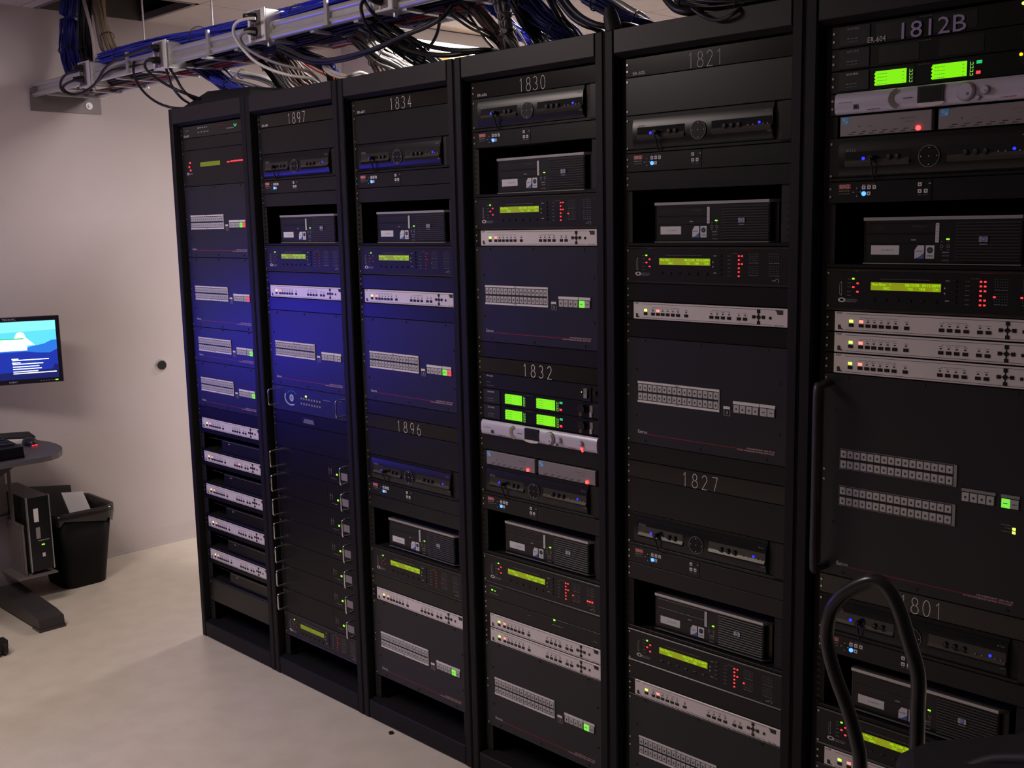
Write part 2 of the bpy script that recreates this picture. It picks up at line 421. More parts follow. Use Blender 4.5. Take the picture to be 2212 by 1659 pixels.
def b_blank(root, n, mt='panel', **kw):
    m = MB(); ears(m, n*U, mt); m.build('faceplate', root)
def b_label(root, n, num='1897', s0=.373, s1=.604, er=None, wd=.0017, bold=False, hz=(.06, .82), mt='label_gloss', tilt=0, **kw):
    F = Face(root, n); m = MB(); ears(m, n*U, mt); fp = m.build('faceplate', root); fp.rotation_euler.x = math.radians(tilt)
    h = (hz[1]-hz[0])*U
    if not num: F.part('markings', lambda q: (q.text('SHURE', X(.04), F.Z(.42), .004, 'dim_white', w=.02), dashes(q, .24, .42, F.Z(.25), 'dim_white', 5, .004), dashes(q, .24, .44, F.Z(.6), 'ink_grey', 4, .004), dashes(q, .55, .68, F.Z(.25), 'line_red', 4, .0012), dashes(q, .72, .84, F.Z(.6), 'dim_white', 4, .003), q.ring(X(.86), F.Z(.32), -.001, .010, .005, 'key_mint', 180, 360, 10)))
    elif bold: F.part('number_lettering', lambda q: q.text(num, X(s0), hz[0]*U, h, 'lavender', w=(s1-s0)*W))
    else:
        tot = sum(STROKE[c][1] for c in num)*h*.9
        adv = (s1-s0)*W/len(num)*1.05
        F.part('number_lettering', lambda q: q.strokes(num, X(s0), hz[0]*U, h, 'engrave', wd*.85, adv), par=fp)
    if er: F.part('room_lettering', lambda q: q.text(er, X(0 if not bold else .135), .10*U, .17*U, 'line_white', w=.085*W), par=fp)
def b_scaler(root, n, lit=1, mid=None, **kw):
    F = Face(root, 1); m = MB(); ears(m, U, 'panel_dark', screws=True)
    m.plate(X(0), X(1), .0016, U-.0016, 'silver_face', yf=-.0012, yb=.0)
    for z, a, b in ((F.Z(.13), .06, .92), (F.Z(.88), .06, .91)): m.box(X(a), X(b), -.0014, -.0012, z-.0004, z+.0004, 'ink')
    x = X(.018); z = F.Z(.88); m.poly([(x, z), (x+.014, z), (x+.008, z+.003), (x+.006, z+.010), (x, z+.010)], -.0015, 'ink')
    x = X(.925); z = F.Z(.12); m.poly([(x, z), (x+.021, z), (x+.021, z-.010), (x+.007, z-.010), (x+.004, z-.003)][::-1], -.0015, 'ink')
    m.text('PSP', X(.012), F.Z(.155), .0042, 'ink', y=-.0016, w=.012); m.text('MVS 7630', X(.925), F.Z(.93), .003, 'ink', y=-.0016, w=.022)
    m.build('faceplate', root); F.chassis()
    def marks(q):
        dashes(q, .135, .325, F.Z(.29), 'ink_grey', 12, .0009, -.0015); dashes(q, .54, .655, F.Z(.30), 'ink_grey', 8, .0009, -.0015)
        for s in (.14, .175, .208, .243, .278, .314, .369, .535, .572, .609, .648, .709, .747): q.box(X(s)-.004, X(s)+.004, -.0015, -.0012, F.Z(.375)-.0005, F.Z(.375)+.0005, 'ink_grey')
    F.part('markings', marks)
    for i, s in enumerate((.088, .14, .175, .208, .243, .278, .314, .369, .535, .572, .609, .648, .709, .747)):
        F.key(s, .655, .0100, .0068, 'black', d=.003)
        if i == 0: F.led(s, .47, 'led_lime', .0085, .0055, d=.002)
        elif i == lit: F.led(s, .47, 'led_pink', .0090, .0062, d=.002)
        elif mid and i == mid: F.led(s, .47, 'led_pink', .0080, .0060, d=.002)
        else: F.led(s, .475, 'ink', .0046, .0028, name='indicator', d=.0016)
    for s, t in ((.829, .22), (.829, .80), (.800, .51), (.858, .51)): F.key(s, t, .0072, .0072, 'black', d=.003)
    F.part('cursor_cross', lambda q: (q.cyl((X(.829), -.0012, F.Z(.51)), (0, -1, 0), .0046, .0015, 'black', 12), q.box(X(.806), X(.852), -.0016, -.0012, F.Z(.53), F.Z(.49), 'black'), q.box(X(.826), X(.832), -.0016, -.0012, F.Z(.72), F.Z(.30), 'black')))
    F.key(.899, .53, .0052, .0060, 'black', d=.003, name='reset_button')
def keyrow(F, s0, s1, z0, z1, n, y=-.003):
    m = MB(); st = (X(s1)-X(s0))/n
    for i in range(n):
        x0 = X(s0)+i*st+.0008; x1 = x0+st-.0016
        k = MB(); k.plate(x0, x1, z0, z1, 'key_grey', yf=y, yb=-.0005, b=.0008)
        k.box((x0+x1)/2-.0018, (x0+x1)/2+.0018, y-.0002, y, (z0+z1)/2-.0028, (z0+z1)/2+.0022, 'ink'); k.build('button', F.t)
def b_switcher(root, n, off=2.43, txt=None, keys=('g', None), big=False, wide=1.0, **kw):
    F = Face(root, n); h = n*U; m = MB(); ears(m, h, 'switcher')
    tz = [.18, n-.22] if n > 3 else [.12]
    for t in tz:
        for s in (.077, .462, .885): m.screws.append((X(s), 0, h-t*U, 'soft_black'))
    if n > 4:
        for s in (.012, .96):
            for t in (1.8, n*.73): m.screws.append((X(s), 0, h-t*U, 'soft_black'))
    m.build('faceplate', root); F.chassis()
    zt = lambda q: h-q*U
    if not big:
        def strips(q):
            q.box(X(.03), X(.592), -.0012, 0, zt(off), zt(off+1.19), 'soft_black')
            q.box(X(.03), X(.592), -.0022, 0, zt(off+.115), zt(off), 'strip_white'); q.box(X(.03), X(.592), -.0022, 0, zt(off+1.19), zt(off+1.07), 'strip_white')
            q.box(X(.588), X(.592), -.0024, 0, zt(off+1.19), zt(off), 'strip_white')
            q.box(X(.295), X(.32), -.0024, -.0022, zt(off+.07), zt(off+.04), 'ink'); q.box(X(.295), X(.32), -.0024, -.0022, zt(off+1.14), zt(off+1.11), 'ink')
        F.part('label_strip', strips)
        keyrow(F, .033, .587, zt(off+.54), zt(off+.16), 16); keyrow(F, .033, .587, zt(off+1.03), zt(off+.65), 16)
        o2 = off+.50
        def ctl(q):
            q.box(X(.679), X(.937), -.0012, 0, zt(o2+.64), zt(o2), 'soft_black')
            q.box(X(.679), X(.840), -.0022, 0, zt(o2+.16), zt(o2), 'strip_white'); q.box(X(.844), X(.937), -.0022, 0, zt(o2+.16), zt(o2), 'strip_white')
        F.part('label_strip', ctl)
        keyrow(F, .681, .839, zt(o2+.60), zt(o2+.20), 4); keyz = (zt(o2+.60), zt(o2+.20)); kx = (.846, .936)
        def rj(q):
            z0, z1 = zt(off+1.33), zt(off+.83); q.box(X(.619), X(.661), -.0010, 0, z0, z1, 'dim_white'); q.box(X(.624), X(.656), -.0014, 0, z0+.0015, z1-.006, 'black'); q.box(X(.636), X(.648), -.0018, 0, z0+.004, z0+.012, 'ink_grey')
        o = F.part('front_port', rj); F.part('port_cover', lambda q: q.box(X(.619), X(.661), -.0028, 0, zt(off+.83)-.006, zt(off+.83), 'strip_white'), par=o)
        ty = n-.62 if txt is None else txt; tx = (.03, .096, .765, .937)
    else:
        for o1 in (3.62, 5.43):
            def strips(q, o1=o1):
                q.box(X(.046), X(.634), -.0012, 0, zt(o1+.99), zt(o1), 'ink_grey'); q.box(X(.048), X(.618), -.0014, 0, zt(o1+.96), zt(o1+.03), 'black'); q.box(X(.620), X(.634), -.0022, 0, zt(o1+1.0), zt(o1), 'dim_white')
            F.part('label_strip', strips)
            keyrow(F, .050, .618, zt(o1+.43), zt(o1+.07), 16); keyrow(F, .050, .618, zt(o1+.93), zt(o1+.56), 16)
        o2 = 4.61
        def ctl(q):
            q.box(X(.657), X(.812), -.0012, 0, zt(o2+.62), zt(o2), 'soft_black'); q.box(X(.658), X(.812), -.0022, 0, zt(o2+.13), zt(o2), 'dim_white')
            q.box(X(.836), X(.918), -.0012, 0, zt(o2+.62), zt(o2), 'soft_black'); q.box(X(.836), X(.918), -.0022, 0, zt(o2+.13), zt(o2), 'dim_white')
        F.part('label_strip', ctl)
        keyrow(F, .659, .809, zt(o2+.58), zt(o2+.18), 4); keyz = (zt(o2+.58), zt(o2+.18)); kx = (.838, .917)
        F.led(.898, (6.08)/n, 'led_lime', .006, .0052); F.led(.898, (6.24)/n, 'led_lime', .006, .0052)
        F.part('markings', lambda q: (dashes(q, .84, .885, zt(5.95), 'dim_white', 5), dashes(q, .86, .885, zt(6.08), 'dim_white', 2), dashes(q, .845, .885, zt(6.24), 'dim_white', 4)))
        ty = 9.42; tx = (.042, .102, .745, .910)
    mid = (kx[0]+kx[1])/2
    for j, (a, b) in enumerate(((kx[0], mid), (mid, kx[1]))):
        c = keys[j]; mt = {'g': 'key_green', 'r': 'key_red', None: 'key_grey'}[c]
        k = MB(); k.plate(X(a)+.0006, X(b)-.0006, keyz[0], keyz[1], mt, yf=-.0035, yb=-.0005, b=.0008)
        k.box((X(a)+X(b))/2-.004, (X(a)+X(b))/2+.004, -.0038, -.0035, (keyz[0]+keyz[1])/2-.0008, (keyz[0]+keyz[1])/2+.0008, 'ink')
        o = k.build('button', root)
        if c: o['label'] = 'button lit green' if c == 'g' else 'button lit red'
    def brand(q):
        z = zt(ty); q.text('Extron', X(tx[0]), z, .0085, 'line_white', w=(tx[1]-tx[0])*W)
        q.box(X(tx[1]), X(tx[3]), -.0004, 0, z-.0012, z-.0002, 'line_red')
        q.text('CROSSPOINT 450 PLUS', X(tx[2]), z+.001, .0032, 'line_white', w=(tx[3]-tx[2])*W, slant=.2); q.text('ULTRA-WIDEBAND MATRIX SWITCHER', X(tx[2]-.06), z-.0046, .0028, 'line_white', w=(tx[3]-tx[2]+.055)*W, slant=.2)
    F.part('brand_lettering', brand)
def b_proc(root, n, reds='full', extra=(.765,), dim=False, tri=False, dimred=False, lvl=1, **kw):
    F = Face(root, n); h = n*U; t0 = (n-2)/2*1.0; Z = lambda t: h-(t0*.9+t*2)*U
    m = MB(); ears(m, h, 'proc')
    if n == 2:
        for z0, z1 in ((h-.0060, h-.0007), (.0007, .0060)): m.plate(.0505, .512, z0, z1, 'proc_trim', yf=-.003, yb=.001, b=.002)
    m.build('faceplate', root); F.chassis()
    bright, txtm = ('lcd_dim', 'lcd_yellow') if dim else ('lcd_yellow', 'lcd_yellow_text')
    def lcd(q):
        z0, z1 = Z(.49), Z(.31); x0, x1 = X(.184 if n == 2 else .256), X(.525 if n == 2 else .589)
        q.box(x0-.001, x1+.001, -.0010, 0, z0-.001, z1+.001, 'black'); q.box(x0, x1, -.0014, 0, z0, z1, bright)
    def lcdt(q):
        z0, z1 = Z(.49), Z(.31); x0, x1 = X(.184), X(.525)
        if 1:
            hh = (z1-z0); w = x1-x0
            q.text('Main Menu', x0+.02*w, z0+.56*hh, .34*hh, txtm, y=-.0016, w=.20*w); q.text('^', x0+.28*w, z0+.70*hh, .16*hh, txtm, y=-.0016)
            q.text('08/15/08', x0+.50*w, z0+.56*hh, .34*hh, txtm, y=-.0016, w=.20*w); q.text('09:15:28PM', x0+.74*w, z0+.56*hh, .34*hh, txtm, y=-.0016, w=.245*w)
            for s, a, b in (('INFO', .19, .09), ('TOOL', .54, .075), ('TIME', .70, .085), ('COM', .89, .075)): q.text(s, x0+a*w, z0+.08*hh, .34*hh, txtm, y=-.0016, w=b*w)
    o = F.part('lcd_display', lcd)
    if n == 2: F.part('display_lettering', lcdt, par=o)
    rm = 'led_red_dim' if dimred else 'led_red'
    if n == 2:
        F.led(.092, .24, 'led_green', 0.0047, 0.0032); F.led(.115, .345, rm, 0.0047, 0.0032); F.led(.093, .435, rm, 0.0047, 0.0032); F.led(.115, .54, rm, 0.0047, 0.0032)
        for s in (.199, .256, .315, .376, .437, .498): F.key(s, .71, .0085, .0055, 'black', d=.002)
        for t in (.235, .35, .47, .59, .71): F.key(.585, t, .010, .0050, 'black', d=.002)
        for i, t in enumerate((.24, .34, .44, .545, .64, .745)):
            F.led(.704, t, rm, 0.0042, 0.0032)
            if (reds == 'all' and i != 3) or (reds == 'full' and i in (0, 2)): F.led(.723, t, rm, 0.0042, 0.0032)
        for s in extra: F.led(s, .56, rm, 0.0045, 0.0032)
        if tri:
            for s in (.888, .906, .926): F.led(s, .60, rm, .0050, .0042)
    else:
        for s, t in ((.078, .26), (.060, .37), (.080, .47)): F.led(s, t+.08, 'led_red', .009, .006)
        F.part('signal_bar', lambda q: (q.box(X(.70), X(.74), -.0016, 0, Z(.42), Z(.38), 'led_red'), q.box(X(.76), X(.95), -.0016, 0, Z(.41), Z(.36), 'led_red')), 'glowing red bar')
    def marks(q):
        z = Z(.74); k = .0001; q.ring(X(.034), z, -.0008, .0085, .0048, 'line_white', ez=.55); q.text('CRESTRON', X(.055), z-.0022, .0046, 'dim_white', w=.026); q.box(X(.05), X(.11), -.0008, 0, z-.0038, z-.0030, 'dim_white')
        if n == 2:
            for t in (.25, .34, .435, .54, .63): dashes(q, .062, .082, Z(t), 'dim_white', 2, .0010)
            dashes(q, .23, .47, Z(.235), 'dim_white', 22, .0008)
            for t, s in ((.24, .545), (.68, .545)): dashes(q, s, s+.022, Z(t), 'line_white', 2, .0012)
            q.poly([(X(.538), Z(.42)), (X(.546), Z(.42)), (X(.542), Z(.37))], -.0007, 'line_white'); q.poly([(X(.538), Z(.50)), (X(.542), Z(.55)), (X(.546), Z(.50))], -.0007, 'line_white')
            for t in (.24, .34, .44, .545, .64, .745): dashes(q, .635, .655, Z(t), 'dim_white', 2, .0010)
            dashes(q, .66, .70, Z(.18), 'dim_white', 4, .0008)
            for s0 in (.765, .885):
                for t0 in (.19, .50):
                    for a in range(4):
                        for b in range(6): q.box(X(s0)+b*.0046, X(s0)+b*.0046+.0012, -.0006, 0, Z(t0+a*.055), Z(t0+a*.055)+.0012, 'dim_white')
                    dashes(q, s0, s0+.062, Z(t0+.22), 'dim_white', 4, .0010)
            q.ring(X(.935), Z(.84), -.0008, .0050, .0036, 'dim_white', -60, 200, 14); q.box(X(.905), X(.923), -.0008, 0, Z(.85), Z(.83), 'dim_white')
            for s in (.02, .030): q.box(X(s), X(s)+.0012, -.0006, 0, Z(.62), Z(.36), 'ink_grey')
            for t in (.33, .62): q.cyl((X(.030), 0, Z(t)), (0, -1, 0), .0018, .001, 'dim_white', 8)
    F.part('markings', marks)
def b_receiver(root, n, lit=1, **kw):
    F = Face(root, 2); h = 2*U; m = MB()
    m.plate(.0505, X(.905), .009, h-.0007, 'panel_dark', yf=0); m.plate(X(.945), .512, .0007, h-.0007, 'panel', yf=0); m.plate(.0505, .512, .0007, .0075, 'panel', yf=.0)
    m.box(X(0), X(.945), .004, .2, .001, h-.002, 'inner_black')
    for z in (.012, h-.012):
        for x in (.0555, .504): m.screws.append((x, 0, z, 'screw'))
    m.build('shelf_surround', root)
    b = MB(); x0, x1 = X(.005), X(.90); z0, z1 = .012, h-.010
    # gently curved front: arc profile extruded along x
    prof = [(z0, -.001), (z0+.004, -.004), (z0+.022, -.0052), (z0+.034, -.0055), (z0+.055, -.0045), (z1, -.001)]
    vs = []
    for x in (x0, x1): vs += [(x, y, z) for z, y in prof]
    k = len(prof); b.add(vs, [(i, i+k, i+k+1, i+1) for i in range(k-1)], 'panel', True)
    for q in (0, 1): b.add([vs[q*k+i] for i in range(k)]+[(vs[q*k][0], 0, z1), (vs[q*k][0], 0, z0)], [tuple(range(k+2))], 'panel_dark')
    b.build('front_cover', root)
    zc = F.Z(.52)
    for a, c in ((.04, .36), (.535, .895)):
        def win(q, a=a, c=c):
            q.box(X(a), X(c), -.0060, -.004, zc-.001, zc+.016, 'gloss_curve')
            v = [(X(a), -.0062, zc-.001), (X(c), -.0062, zc-.001), (X(c), -.0098, zc-.008), (X(a), -.0098, zc-.008)]; q.add(v, [(3, 2, 1, 0)], 'gloss_lip')
            v = [(X(a), -.0098, zc-.008), (X(c), -.0098, zc-.008), (X(c), -.0052, zc-.014), (X(a), -.0052, zc-.014)]; q.add(v, [(3, 2, 1, 0)], 'panel')
        F.part('display_window', win)
    F.part('menu_dial', lambda q: (q.cyl((X(.452), -.0045, F.Z(.53)), (0, -1, 0), .021, .003, 'panel_dark', 32), q.ring(X(.452), F.Z(.53), -.0078, .0212, .0200, 'ink_grey'),
        [q.cyl((X(.452)+a, -.0078, F.Z(.53)+c), (0, -1, 0), .0012, .0006, 'line_white', 6) for a, c in ((0, .016), (0, -.016), (.016, 0), (-.016, 0), (0, 0))]))
    for s in (.262, .302, .618, .662, .705): F.part('knob', lambda q, s=s: (q.cyl((X(s), -.005, F.Z(.49)), (0, -1, 0), .0048, .006, 'soft_black', 12), q.cyl((X(s), -.011, F.Z(.49)+.002), (0, -1, 0), .0012, .0006, 'dim_white', 6)))
    for s in (.76, .79, .85, .875): F.part('button', lambda q, s=s: q.cyl((X(s), -.005, F.Z(.52)), (0, -1, 0), .0016, .003, 'dim_white', 8))
    F.part('status_led', lambda q: q.cyl((X(.826), -.005, F.Z(.48)), (0, -1, 0), .0030, .003, 'led_blue_small', 8)); F.part('status_led', lambda q: q.cyl((X(.134), -.005, F.Z(.50)), (0, -1, 0), .0034, .003, 'led_blue_small', 8))
    F.part('plug', lambda q: (q.cyl((X(.182), -.005, F.Z(.50)), (0, -1, 0), .0055, .016, 'plug_black', 12), q.tube(smooth_path([(X(.182), -.019, F.Z(.50)), (X(.190), -.024, F.Z(.56)), (X(.188), -.016, F.Z(.70)), (X(.186), -.009, F.Z(.90)), (X(.186), -.004, .004)], 4), .0020, 'plug_black', 6)))
    F.part('brand_lettering', lambda q: (q.text('KJG', X(.047), F.Z(.36), .0075, 'dim_white', y=-.0058, w=.019), q.text('RCA', X(.855), F.Z(.23), .0035, 'dim_white', y=-.0050, w=.014), q.text('4X8', X(.872), F.Z(.72), .003, 'dim_white', y=-.0062, w=.009)))
def b_selector(root, n, **kw):
    F = Face(root, 1); m = MB(); m.plate(.0505, X(.464), .0007, U-.0007, 'panel'); m.plate(X(.466), .512, .0007, U-.0007, 'panel', yf=-.0008)
    for z in (U/2-.008, U/2+.008):
        for x in (.0555, .504): m.screws.append((x, 0, z, 'screw'))
    m.build('faceplate', root); F.chassis(x1=.30)
    def br(q):
        q.box(X(.004), X(.066), -.0006, 0, F.Z(.34), F.Z(.13), 'brand_red'); q.text('SIIG', X(.010), F.Z(.31), .0070, 'line_white', y=-.0009, w=.020)
        dashes(q, .006, .062, F.Z(.43), 'dim_white', 5, .0022); dashes(q, .006, .062, F.Z(.56), 'dim_white', 4, .0010)
    F.part('brand_lettering', br)
    F.part('cursor_cross', lambda q: (q.box(X(.098)-.006, X(.098)+.006, -.001, 0, F.Z(.50)-.002, F.Z(.50)+.002, 'black'), q.box(X(.098)-.002, X(.098)+.002, -.001, 0, F.Z(.50)-.006, F.Z(.50)+.006, 'black'),
        [q.cyl((X(.098)+a, 0, F.Z(.50)+c), (0, -1, 0), .0012, .001, 'line_white', 6) for a, c in ((0, .008), (0, -.008), (.008, 0), (-.008, 0))]))
    for s, t in ((.134, .30), (.161, .30), (.188, .30), (.160, .58), (.409, .26), (.409, .55), (.438, .55)):
        k = MB(); x, z = X(s), F.Z(t); k.plate(x-.0040, x+.0040, z-.0038, z+.0038, 'strip_white', yf=-.002, yb=0, b=.0005); k.box(x-.0014, x+.0014, -.0022, -.002, z-.0014, z+.0014, 'ink'); k.build('button', root)
    F.part('status_led', lambda q: q.cyl((X(.134), 0, F.Z(.58)), (0, -1, 0), .0046, .002, 'led_blue_hot', 12), 'glowing blue button')
    F.part('markings', lambda q: (dashes(q, .125, .195, F.Z(.17), 'dim_white', 3, .0008), dashes(q, .40, .448, F.Z(.72), 'dim_white', 2, .0008), q.poly([(X(.445), F.Z(.26)), (X(.462), F.Z(.26)), (X(.454), F.Z(.17))], -.0005, 'dim_white')))
def b_shelf(root, n, **kw):
    m = MB(); m.plate(.0505, .512, .0007, .0085, 'panel_dark', yf=0); m.box(.0505, .512, .004, .42, .0007, .003, 'inner_black'); m.box(.508, .512, .004, .42, .003, .05, 'inner_black'); m.build('shelf_pan', root)
def b_pc(root, n, led=.46, drop=0, gled=None, **kw):
    # computer on the shelf; local origin at its lower left front corner
    w, h = .334, .0945; g = lambda a: a*w; v = lambda b: h*(1-b)
    m = MB(); m.box(.002, w-.004, .016, .36, .001, h-.002, 'pc_black'); m.plate(.0, w-.018, .003, h-.006, 'pc_black', yf=0, yb=.016, b=.001); m.box(w-.018, w-.004, .012, .016, .003, h-.006, 'pc_black'); m.build('case', root)
    for nm, z0, z1 in (('top_trim', h-.0065, h), ('bottom_trim', .0, .0020)):
        q = MB(); o = [(-.002, -.002), (w-.020, -.003), (w-.004, .016), (w-.004, .046), (-.002, .046)]
        q.add([(x, y, z0) for x, y in o]+[(x, y, z1) for x, y in o], [(4, 3, 2, 1, 0), (5, 6, 7, 8, 9)]+[(i, (i+1) % 5, 5+(i+1) % 5, 5+i) for i in range(5)], 'pc_silver'); q.build(nm, root)
    q = MB(); q.box(0, .0025, -.0008, 0, .003, h-.007, 'gloss_curve'); q.plate(g(.022), g(.445), v(.35), v(.13), 'pc_black', yf=-.0015, yb=0); q.box(g(.30), g(.40), -.0017, -.0015, v(.21), v(.19), 'ink'); q.text('DVD', g(.07), v(.26), .006, 'ink', y=-.0017); q.text('RW', g(.35), v(.26), .006, 'ink', y=-.0017); q.build('optical_drive', root)
    q = MB(); q.plate(g(.022), g(.445), v(.56), v(.37), 'pc_black', yf=-.0012, yb=0); q.box(g(.30), g(.33), -.0018, -.0012, v(.50), v(.47), 'dim_white'); q.build('drive_bay', root)
    q = MB(); q.box(g(.045), g(.225), -.0006, 0, v(.80), v(.60), 'sticker_white'); q.text('E1-1897-PC', g(.115), v(.72), .0034, 'ink_grey', y=-.0008, w=.026); q.build('asset_sticker', root)
    q = MB(); q.poly([(g(.335)+.002, v(.60)), (g(.380), v(.60)), (g(.380), v(.88)), (g(.322), v(.88)), (g(.322), v(.70))][::-1], -.0006, 'sticker_white', 0); q.poly([(g(.322), v(.88)), (g(.380), v(.88)), (g(.380), v(.76)), (g(.350), v(.84))], -.0008, 'sticker_blue'); q.text('intel', g(.327), v(.74), .004, 'sticker_blue', y=-.0009, w=.013); q.build('processor_sticker', root)
    q = MB(); q.box(g(.390), g(.442), -.0006, 0, v(.88), v(.60), 'sticker_white'); q.cyl((g(.416), -.0006, v(.70)), (0, -1, 0), .0062, .0003, 'ink', 16); q.cyl((g(.416), -.0009, v(.70)), (0, -1, 0), .0030, .0002, 'eye_teal', 4); q.box(g(.398), g(.434), -.0008, -.0006, v(.83), v(.81), 'ink_grey'); q.build('licence_sticker', root)
    q = MB(); q.box(g(.447), g(.468), -.0016, 0, v(.54), v(.14), 'sticker_white'); [q.box(g(.451), g(.464), -.0018, -.0016, v(.17+.03*i), v(.16+.03*i), 'ink_grey') for i in range(12)]; q.build('barcode_sticker', root)
    q = MB(); q.box(g(.512), g(.530), -.0012, 0, v(led+.025), v(led), 'led_green'); q.build('status_led', root)
    q = MB()
    for a in (.485, .525):
        q.ring(g(a), v(.62), -.0006, .0034, .0024, 'dim_white', ez=1); q.box(g(a)-.001, g(a)+.001, -.0006, 0, v(.53), v(.51), 'dim_white'); q.box(g(a)-.001, g(a)+.001, -.0006, 0, v(.70), v(.68), 'dim_white')
    for b in (.80, .90): q.box(g(.49), g(.53), -.0006, 0, v(b+.03), v(b), 'dim_white'); q.box(g(.492), g(.528), -.0008, 0, v(b+.026), v(b+.010), 'black')
    fp = q.build('front_ports', root)
    q = MB(); q.box(g(.49), g(.53), -.0010, 0, v(.755), v(.735), 'dim_white'); q.build('usb_socket', fp)
    q = MB(); q.box(g(.568), g(.94), -.0004, 0, v(.96), v(.10), 'black')
    for i in range(13): z = v(.125+i*.064); q.plate(g(.570), g(.938), z-.0030, z, 'pc_grille', yf=-.0036, yb=0, b=.0011)
    q.build('grille', root)
    q = MB(); q.box(g(.705), g(.755), -.0045, -.002, v(.53), v(.42), 'pc_silver'); q.cyl((g(.730), -.0045, v(.475)), (0, -1, 0), .0048, .0003, 'sticker_blue', 16); q.text('hp', g(.7205), v(.50), .0055, 'strip_white', y=-.0050, w=.006); q.box(g(.708), g(.752), -.0040, -.0030, v(.585), v(.565), 'dim_white'); q.build('brand_badge', root)
def b_wireless(root, n, lit=True, text=None, top=False, **kw):
    F = Face(root, 1); m = MB(); ears(m, U, 'panel_dark'); m.plate(X(-.01), X(.145), .003, U-.003, 'soft_black', yf=-.002, yb=0); m.build('faceplate', root); F.chassis()
    F.part('markings', lambda q: (q.text('SHURE', X(.03), F.Z(.24), .0042, 'line_white' if lit else 'dim_white', y=-.0024, w=.026), dashes(q, .03, .09, F.Z(.62), 'dim_white', 3, .0014, y=-.0024), dashes(q, .03, .09, F.Z(.76), 'ink_grey', 4, .0010, y=-.0024), dashes(q, .38, .44, F.Z(.12), 'ink_grey', 4, .0008)))
    sh = .03 if top else 0
    for a, b in ((.195-sh*.6, .345-sh*.6), (.478-sh, .635-sh*1.1)):
        def dsp(q, a=a, b=b):
            q.box(X(a)-.002, X(b)+.016, -.0008, 0, F.Z(.88), F.Z(.14), 'black')
            if lit:
                q.box(X(a), X(b), -.0016, 0, F.Z(.82), F.Z(.20), 'lcd_lime')
                for i in range(4):
                    z = F.Z(.26+i*.148); q.ring(X(a), z-.0025, -.0016, .0022, .0, 'lcd_lime', 90, 270, 8)
                    x = X(b)+.006; q.box(x, x+.006, -.0014, 0, z-.0052, z-.0046, 'key_green'); q.box(x, x+.0008, -.0014, 0, z-.0052, z, 'key_green'); q.box(x+.0052, x+.006, -.0014, 0, z-.0052, z-.001, 'key_green')
                    dashes(q, a+.01, a+.06, z-.003, 'lcd_lime_text', 5, .0010, y=-.0018)
                    q.box(X(b)-.008, X(b)-.005, -.0018, 0, z-.004, z-.003, 'lcd_lime_text')
        F.part('lcd_display', dsp)
    if lit:
        F.led(.685-sh, .30, 'key_mint', .010, .0060); F.led(.682-sh, .72, 'led_red', .008, .0055)
    F.part('knob', lambda q: q.cyl((X(.865), 0, F.Z(.45)), (0, -1, 0), .012, .010, 'black', 20))
    F.part('jack', lambda q: (q.cyl((X(.868), -.0100, F.Z(.76)), (0, -1, 0), .0042, .003, 'brass', 12), q.cyl((X(.868), -.0131, F.Z(.76)), (0, -1, 0), .0026, .0004, 'black', 10)))
    F.part('power_switch', lambda q: (q.box(X(.925), X(.948), -.003, 0, F.Z(.88), F.Z(.20), 'ink_grey'), q.box(X(.928), X(.945), -.006, 0, F.Z(.88), F.Z(.60), 'galv' if lit else 'ink_grey')))
    F.part('rack_ear', lambda q: q.plate(X(.955), .512, .004, U-.004, 'black', yf=-.006, yb=0, b=.002))
    if text: F.part('number_lettering', lambda q: q.text(text, X(.299), .0*U+.002, .70*U, 'lavender', y=-.003, w=.295*W)); F.part('room_lettering', lambda q: q.text('ER-604', X(.135), .0035, .0105, 'line_white', y=-.0028, w=.088*W))
    if top: F.part('status_led', lambda q: q.cyl((X(.83), 0, F.Z(.2)), (0, -1, 0), .003, .002, 'led_lime' if text else 'led_amber', 10))
def b_antenna(root, n, **kw):
    F = Face(root, 1); m = MB(); ears(m, U, 'panel'); m.build('faceplate', root); F.chassis()
    F.part('markings', lambda q: (q.text('SHURE', X(.02), F.Z(.22), .0042, 'line_white', w=.026), dashes(q, .02, .055, F.Z(.58), 'dim_white', 2, .001), dashes(q, .02, .09, F.Z(.80), 'dim_white', 4, .001)))
    F.part('power_switch', lambda q: (q.box(X(.865), X(.935), -.003, 0, F.Z(.98), F.Z(.14), 'black'), q.box(X(.885), X(.912), -.007, 0, F.Z(.78), F.Z(.22), 'ink_grey'), q.box(X(.885), X(.912), -.0075, 0, F.Z(.78), F.Z(.56), 'dim_white')))
    F.part('jack', lambda q: q.cyl((X(.965), 0, F.Z(.45)), (0, -1, 0), .006, .006, 'black', 12))
    F.led(.855, .48, 'led_green', .0022, .0022)
